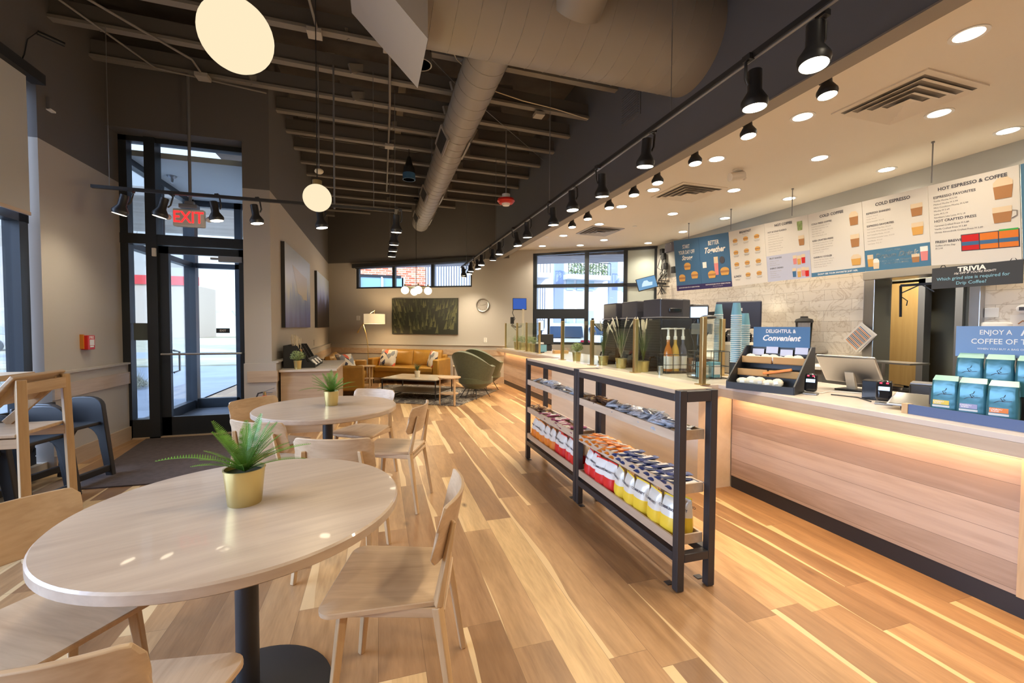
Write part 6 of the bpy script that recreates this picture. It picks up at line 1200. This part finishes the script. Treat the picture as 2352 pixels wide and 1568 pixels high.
# ducts
t = thing('main_duct', 'large grey spiral duct crossing the ceiling into the bulkhead', 'duct', (0,0,0))
cy_, cz_, r_ = 3.40, 4.03, .44
obj('duct', MB().cyl((.33,cy_,cz_),(2.79,cy_,cz_),r_,n=64), M['duct'], t)
for k in range(14): obj('seam', MB().tube([(.42+.17*k+.05*math.sin(a*PI/12), cy_+(r_+.002)*math.cos(a*PI/12), cz_+(r_+.002)*math.sin(a*PI/12)) for a in range(25)], .003, 4), M['duct'], t)
obj('collar', MB().cyl((.30,cy_,cz_),(.34,cy_,cz_),r_+.012,n=64), M['duct'], t)
obj('transition', MB().add([(.33,3.04,3.36),(.33,3.85,3.45),(.33,3.85,4.5),(.33,3.04,4.5),(-.2,3.04,3.88),(-.2,3.85,3.97),(-.2,3.85,4.8),(-.2,3.04,4.8)], [(0,1,2,3),(4,7,6,5),(0,4,5,1),(1,5,6,2),(2,6,7,3),(3,7,4,0)]), P('galvanised_light', (.50,.48,.46), .5), t, sm=0)
obj('stub', MB().cyl((1.46,3.10,3.86),(1.46,2.2,4.35),.21,n=40), M['duct'], t)
t = thing('branch_duct', 'long round grey duct running down the room under the joists', 'duct', (0,0,0))
obj('duct', MB().cyl((.96,3.55,3.86),(.96,10.5,3.86),.195,n=40), M['duct'], t)
for k in range(30): obj('seam', MB().tube([(.96+.198*math.cos(a*PI/10), 3.9+.22*k+.05*math.sin(a*PI/10), 3.86+.198*math.sin(a*PI/10)) for a in range(21)], .002, 4), M['duct'], t)
for k, yv in enumerate((5.6,7.9,9.6)):
    for s_ in (-1,1):
        g = obj('register', MB().box(-.10,.10,-.28,.28,0,.02,0,T(.96,yv,3.86) @ RY(s_*math.radians(118)) @ T(0,0,.19)), M['duct'], t, sm=0); obj('grille', MB().box(-.07,.07,-.24,.24,.02,.022,0,T(.96,yv,3.86) @ RY(s_*math.radians(118)) @ T(0,0,.19)), M['black'], g, sm=0)
for yv in (4.3,7.0,9.3): obj('hanger', MB().cyl((1.10,yv,4.0),(1.10,yv,4.8),.006).cyl((.82,yv,4.0),(.82,yv,4.8),.006), M['grey'], t)
# conduits, boxes, cables
t = thing('conduit_run', 'painted conduit with junction boxes clipped along the joists', 'conduit', (0,0,0))
obj('conduit', MB().tube([(-2.9,4.1,4.24),(-1.9,5.5,4.24),(-1.9,5.83,4.24)], .012).tube([(-2.75,4.6,4.24),(-2.35,5.8,4.24),(-1.3,6.0,4.24)], .010).tube([(-.60,3.4,4.24),(-.55,4.65,4.24)], .012).tube([(.12,4.65,4.24),(.15,5.9,4.24),(.17,9.5,4.24)], .014), M['joistlip'], t)
for p in ((-1.9,5.8,4.22),(-.58,4.62,4.22),(.12,4.63,4.22),(.17,7.1,4.22),(2.05,5.45,4.22),(-2.75,4.7,4.22)): obj('junction_box', MB().cbox(p,(.13,.13,.045)), P('box_white', (.42,.39,.35), .6) if 'box_white' not in bpy.data.materials else bpy.data.materials['box_white'], t, sm=0, bevel=.004)
t = thing('white_cable', 'thin white cable sagging across under the joists', 'cable', (0,0,0)); obj('cable', MB().tube([(.36,3.5,4.3),(.45,3.9,4.22),(.65,4.3,4.2),(.8,4.6,4.22),(1.2,5.0,4.2),(1.7,5.1,4.18),(2.2,5.2,4.2),(2.7,5.3,4.19)], .006), M['plume'], t)
t = thing('cable_coil', 'coil of pale cable hanging by the main duct end', 'cable', (2.5,2.75,4.18)); obj('coil', MB().tube([(.09*math.cos(a*.5),.03*math.sin(a*.8),.10*math.sin(a*.5)) for a in range(60)], .004), M['plume'], t)
tag(obj('support_wire', MB().tube([(-.62,3.3,4.24),(.9,5.1,4.22)], .004).tube([(.9,5.1,4.22),(2.7,6.9,4.22)], .004), M['grey']), 'straight slack wire crossing diagonally below the joists', 'wire')
for n_, (x, y, z, col, lb) in enumerate(((.38,4.1,4.00,'grey','black and grey cylinder speaker hung by the branch duct, nearer of two'),(.48,7.24,3.98,'bluem','black and blue cylinder speaker hung by the branch duct, farther of two'))):
    t = thing('pendant_speaker', lb, 'speaker', (x,y,z)); obj('cone', MB().lathe([(.085,-.02),(.10,-.12),(.098,-.12),(.03,.14),(.02,.15)], 28, 0, T(0,0,.02)), M['blackm'], t); obj('band', MB().lathe([(.101,-.20),(.101,-.10),(.09,-.10),(.09,-.20)], 28), M['grey'] if col == 'grey' else M['bluem'], t); obj('hanger', MB().cyl((0,0,.1),(0,0,.30),.006), M['black'], t)
# vertical drops
def drop(name, label, x, y, z0, z1=4.27, r=.008, mat='grey'): return tag(obj(name, MB().cyl((x,y,z0),(x,y,z1),r,n=8), M[mat]), label, 'rod')
drop('conduit_drop','vertical conduit dropping from the joists right of the second globe',-.466,5.2,2.70,4.27,.010)
# track lighting
def lamp_proto():
    t = thing('track_lamp', 'x', 'spotlight', (0,0,0), 0, 'black track spotlights')      # origin at the lens centre, light points down
    obj('shade', MB().lathe([(.060,.004),(.068,.030),(.066,.045),(.036,.095),(.036,.20),(.030,.205)], 28, close=False), M['black'], t)
    obj('shade_cap', MB().lathe([(.001,.204),(.033,.204)], 24, close=False), M['black'], t)
    obj('lens', MB().lathe([(.001,.006),(.058,.006)], 28, close=False), M['lens'], t)
    obj('yoke', MB().tube([(.045,0,.12),(.062,0,.15),(.062,0,.235),(.045,0,.25)], .008, 8).cbox((.045,0,.262), (.035,.05,.03)), M['black'], t)
    return t
lp = lamp_proto(); nl = 0
def lamp(x, y, z, label, tilt=(0,0), rz=0, e=14, group=None):
    global nl
    o = lp if nl == 0 else dup(lp); nl += 1; o.location = (x,y,z); o.rotation_euler = (tilt[0],tilt[1],rz); o['label'] = label
    if e: light('SPOT', (x,y,z-.006), e, (1,.86,.64), .055, (tilt[0],tilt[1],0), math.radians(125), .9)
# main track x = 1.93, z = 2.86
t = thing('ceiling_track', 'long black lighting track hung in front of the slate bulkhead', 'track', (0,0,0), 0, 'lighting tracks')
obj('track', B(1.912,1.948,-1.0,10.45,2.84,2.87), M['black'], t, sm=0); obj('track_gap', B(1.922,1.938,-1.0,10.45,2.834,2.84), M['grey'], t, sm=0)
for yv in (2.55,4.75,7.2,9.8): obj('hanging_cable', MB().cyl((1.93,yv,2.87),(1.93,yv,4.3),.003,n=6), M['grey'], t)
my = [1.50,1.88,2.80,3.55,4.05,4.70,5.45,6.05,6.85,7.50,8.15,8.70,9.15,9.60,9.95,10.25]
oo = ['first','second','third','fourth','fifth','sixth','seventh','eighth','ninth','tenth','eleventh','twelfth','thirteenth','fourteenth','fifteenth','farthest']
for i, y in enumerate(my): lamp(1.93+(.03 if i % 2 else -.03), y, 2.585, 'black spotlight on the long track before the bulkhead, %s from the camera' % oo[i], (random.uniform(-.12,.12),random.uniform(-.12,.12)), PI*(i % 2), 30)
# second row just behind the bulkhead
for i, y in enumerate((2.33,3.02,3.68,4.30,4.78,5.39,6.04,6.60)): lamp(3.09, y, 3.10 if 0 else 3.04+.02, 'small black spotlight behind the bulkhead edge, %s from the camera' % oo[i], (0,.1), PI/2, 12)
t = thing('ceiling_track', 'black lighting track fixed to the dropped ceiling behind the bulkhead', 'track', (0,0,0), 0, 'lighting tracks'); obj('track', B(3.05,3.09,1.5,7.2,3.25,3.28), M['black'], t, sm=0)
for y in (2.33,3.02,3.68,4.30,4.78,5.39,6.04,6.60): obj('stem', B(3.06,3.09,y-.015,y+.06,3.22 if 0 else 3.24,3.26), M['black'], t, sm=0)
# cross track near the door and its return run
t = thing('ceiling_track', 'black lighting track crossing in front of the entry door', 'track', (0,0,0), 0, 'lighting tracks')
obj('track', B(-2.64,.18,5.18,5.215,2.715,2.745), M['black'], t, sm=0)
for xv in (-2.50,-.05): obj('hanging_cable', MB().cyl((xv,5.2,2.745),(xv,5.2,4.27),.003,n=6), M['grey'], t)
for i, (x, lb) in enumerate(((-2.43,'leftmost'),(-2.10,'second from the left'),(-1.60,'third from the left, beside the exit sign'),(-1.23,'fourth from the left'),(-.595,'fifth, just below the second globe'))): lamp(x, 5.20, 2.475, 'black spotlight on the track before the door, '+lb, (0,.25 if i < 2 else -.15), 0, 10)
t = thing('ceiling_track', 'black lighting track running down the room above the far table', 'track', (0,0,0), 0, 'lighting tracks')
obj('track', B(.18,.215,5.1,8.4,2.73,2.76), M['black'], t, sm=0)
for yv in (5.5,8.0): obj('hanging_cable', MB().cyl((.197,yv,2.76),(.197,yv,4.27),.003,n=6), M['grey'], t)
for i, y in enumerate((5.15,5.95,6.45,6.95)): lamp(.196, y, 2.47, 'black spotlight in the centre run seen end on, %s of four from the camera' % oo[i], (.1,0), 0, 12)
# globe pendants
def globe(label, x, y, z, r):
    t = thing('globe_pendant', label, 'pendant lamp', (x,y,z), 0, 'white globe pendants')
    obj('globe', MB().sph((0,0,0), r, 40), M['globe'], t); obj('cap', MB().cyl((0,0,r-.01),(0,0,r+.03),.035,n=20), M['brass'], t); obj('cord', MB().cyl((0,0,r+.03),(0,0,4.30-z),.004,n=6), M['black'], t)
    light('POINT', (x,y,z-r-.02), 16, (1,.78,.45), .12)
globe('large glowing globe pendant above the nearest table', -.478, 1.78, 2.42, .118); globe('glowing globe pendant above the farther round table', -.458, 3.713, 2.40, .105)
t = thing('chandelier', 'brass ring chandelier with four small glowing globes over the lounge', 'chandelier', (.815,10.0,2.30))
obj('ring', MB().tube([(.28*math.cos(a*PI/18),.28*math.sin(a*PI/18),0) for a in range(37)], .008), M['blackm'], t); obj('cross_bar', MB().cyl((-.28,0,0),(.28,0,0),.007).cyl((0,-.28,0),(0,.28,0),.007), M['brass'], t); obj('rod', MB().cyl((0,0,0),(0,0,2.0),.006), M['black'], t); obj('canopy', MB().cyl((0,0,1.96),(0,0,2.0),.06), M['black'], t)
for a in (200,340,95,275): q = math.radians(a); p = (.27*math.cos(q),.27*math.sin(q)); g = obj('globe', MB().sph((p[0],p[1],-.09),.088,20), M['globew'], t); obj('socket', MB().cyl((p[0],p[1],-.02),(p[0],p[1],.05),.02), M['brass'], g)
light('POINT', (.815,10.0,2.05), 22, (1,.80,.5), .15)
# exit sign
t = thing('exit_sign', 'hanging exit sign with red letters and two emergency heads', 'exit sign', (-2.075,5.885,2.625))
obj('case', B(-.165,.145,-.035,.035,-.095,.105), M['white'], t, sm=0, bevel=.015); obj('canopy', B(-.10,.08,-.05,.05,.115,.16).box(-.05,.04,-.03,.03,.16,.20), M['grey'], t, sm=0, bevel=.006); obj('conduit', MB().cyl((0,0,.2),(0,0,1.65),.016), M['grey'], t)
mb = MB(); put_text(mb, 'EXIT', .185, T(-.010,-.037,.004) @ RX(PI/2), bold=.012, sx=.80); obj('lettering', mb, M['exitred'], t, sm=0)
for s_ in (-1,1): obj('lamp_head', MB().sph((s_*.20-.01,-.02,.0),.032,16).cyl((s_*.17-.015,0,0),(s_*.20-.015,-.01,0),.014), M['white'], t)
# strobe on a rod
t = thing('fire_strobe', 'red and white fire strobe hanging on a conduit', 'alarm', (1.79,6.10,3.25)); obj('housing', MB().lathe([(.001,-.05),(.10,-.045),(.13,-.01),(.12,.02),(.05,.03)], 28), M['fred'], t); obj('lens', MB().lathe([(.001,-.08),(.05,-.075),(.065,-.045)], 20, close=False), M['inkw'], t); obj('collar', MB().cyl((0,0,.02),(0,0,.09),.06), M['white'], t); obj('conduit', MB().cyl((0,0,.09),(0,0,1.0),.010), M['grey'], t)
drop('threaded_rod','thin rod hanging left of the bulkhead vent', 2.20,5.43,2.9,4.28,.004)
t = thing('motion_sensor', 'white angled motion sensor under the joists by the second globe', 'sensor', (-.63,5.27,3.12)); obj('housing', MB().sph((0,0,0),.04,14,0,(1.2,.8,.8)), M['plume'], t); obj('stem', MB().cyl((0,0,.03),(0,0,1.16),.006), M['grey'], t)
t = thing('wall_camera', 'small dark camera with wire high on the left wall', 'camera', (-2.90,5.0,4.0)); obj('body', MB().cyl((0,0,0),(.14,.10,-.02),.02), M['black'], t); obj('wire', MB().tube([(0,0,0),(-.04,-.05,-.1),(-.045,-.08,-.25),(-.045,-.14,-.38)], .004), M['black'], t)
# bulkhead grille
t = thing('air_grille', 'slate louvred air grille in the bulkhead wall', 'vent', (2.78,4.39,3.95)); obj('frame', B(-.012,0,-.20,.20,-.19,.19), M['bulk'], t, sm=0)
mb = MB()
for k in range(12): mb.box(-.022,-.012,-.17,.17,-.165+k*.028,-.152+k*.028)
obj('louvres', mb, M['bulk'], t, sm=0)
# dropped ceiling fixtures
for i, (x, y) in enumerate([(3.62,1.82),(4.69,2.54),(5.72,2.56),(3.62,2.95),(4.67,3.59),(3.61,3.96),(5.75,3.60),(5.70,4.82),(4.65,4.77),(3.60,5.10),(5.68,6.01),(4.65,6.05),(3.62,5.94),(3.63,8.17),(4.64,8.3),(5.73,8.28),(4.42,9.0),(3.63,9.36),(3.85,7.07),(5.70,7.1),(3.62,.7),(4.69,.9),(5.72,.9)]):
    if i < 19 or i == 19:
        t = thing('recessed_downlight', 'round recessed downlight in the white ceiling at %.1f metres in and %.1f metres right' % (y, x), 'ceiling light', (x,y,CZ), 0, 'recessed downlights')
        row = ['row nearest the bulkhead','middle row','row nearest the tile wall'][0 if x < 4.1 else 1 if x < 5.2 else 2]; same = sorted(q for (p_, q) in [(3.62,1.82),(4.69,2.54),(5.72,2.56),(3.62,2.95),(4.67,3.59),(3.61,3.96),(5.75,3.60),(5.70,4.82),(4.65,4.77),(3.60,5.10),(5.68,6.01),(4.65,6.05),(3.62,5.94),(3.63,8.17),(4.64,8.3),(5.73,8.28),(4.42,9.0),(3.63,9.36),(3.85,7.07),(5.70,7.1)] if (p_ < 4.1) == (x < 4.1) and (p_ < 5.2) == (x < 5.2))
        t['label'] = 'round recessed downlight, %s from the camera in the %s' % (oo[same.index(y)], row)
        obj('trim_ring', MB().lathe([(.075,.0),(.098,.0),(.098,-.006),(.075,-.003)], 32, close=False), M['white'], t); obj('lens', MB().lathe([(.001,-.002),(.078,-.002)], 32, close=False), M['downlens'], t)
    light('SPOT', (x,y,CZ-.02), 42, (1,.87,.66), .07, None, math.radians(140), .8)
def diffuser(label, x0, x1, y0, y1, mt):
    t = thing('air_diffuser', label, 'vent', ((x0+x1)/2,(y0+y1)/2,CZ), 0, 'square ceiling diffusers'); w, d = (x1-x0)/2, (y1-y0)/2
    obj('frame', MB().box(-w,w,-d,d,-.012,0), mt, t, sm=0); obj('throat', MB().box(-w*.86,w*.86,-d*.86,d*.86,-.014,-.0119), M['soffit'], t, sm=0)
    for k, s_ in enumerate((.84,.64,.44,.24)):
        a, b = s_, s_-.13; z0, z1 = -.016-.004*k, -.034-.004*k; vs = [(-w*a,-d*a,z1),(w*a,-d*a,z1),(w*a,d*a,z1),(-w*a,d*a,z1),(-w*b,-d*b,z0),(w*b,-d*b,z0),(w*b,d*b,z0),(-w*b,d*b,z0)]
        obj('louvre', MB().add(vs, [(0,1,5,4),(1,2,6,5),(2,3,7,6),(3,0,4,7)]+([(4,5,6,7)] if k == 3 else [])), mt, t, sm=0)
diffuser('large square ceiling diffuser nearest the camera', 3.80, 4.51, 2.13, 2.83, M['ceil']); diffuser('middle square ceiling diffuser', 3.76, 4.48, 4.70, 5.38, M['ceil']); diffuser('farthest square ceiling diffuser near the back windows', 3.78, 4.46, 7.2, 7.9, P('diffuser_grey', (.45,.45,.48), .5))
t = thing('dome_camera', 'small white dome camera at the bulkhead edge', 'camera', (3.12,4.18,CZ)); obj('ring', MB().lathe([(.05,0),(.065,-.01),(.06,-.035),(.04,-.04)], 28), M['white'], t); obj('dome', MB().sph((0,0,-.035),.035,18), M['blackg'], t)
t = thing('speaker_bracket', 'cream box projector hanging from the white ceiling', 'projector', (4.10,4.15,CZ)); obj('plate', MB().cyl((0,0,-.015),(0,0,0),.06), M['ceil'], t); obj('body', MB().cyl((-.10,.02,-.09),(.07,-.01,-.06),.05,n=20), M['ceil'], t); obj('knob', MB().sph((.08,-.02,-.1),.022), M['ceil'], t)
for x, y, lb in ((4.55,7.0,'small round sprinkler plate in the white ceiling before the far diffuser'),(3.35,8.4,'small round sprinkler plate near the first back window')): tag(obj('sprinkler_plate', MB().cyl((x,y,CZ-.006),(x,y,CZ),.04,n=20), M['white']), lb, 'sprinkler')
t = thing('fire_sprinkler', 'steel sprinkler head under the vestibule ceiling', 'sprinkler', (-2.75,7.2,3.48)); obj('cup', MB().lathe([(.06,0),(.05,-.02),(.02,-.04),(.012,-.09),(.03,-.095)], 20), M['grey'], t)
# room light for the open ceiling area behind the camera (unseen spots with no fixtures)
for x, y in ((-1.6,-1.2),(.4,-1.2),(1.9,.2)): light('SPOT', (x,y,3.4), 60, (1,.85,.62), .08, None, math.radians(150), .9)
light('SPOT', (6.95,4.1,2.65), 90, (1,.93,.78), .15, None, math.radians(150), .9)  # added spot with no fixture, brightens the dark room behind the doorway
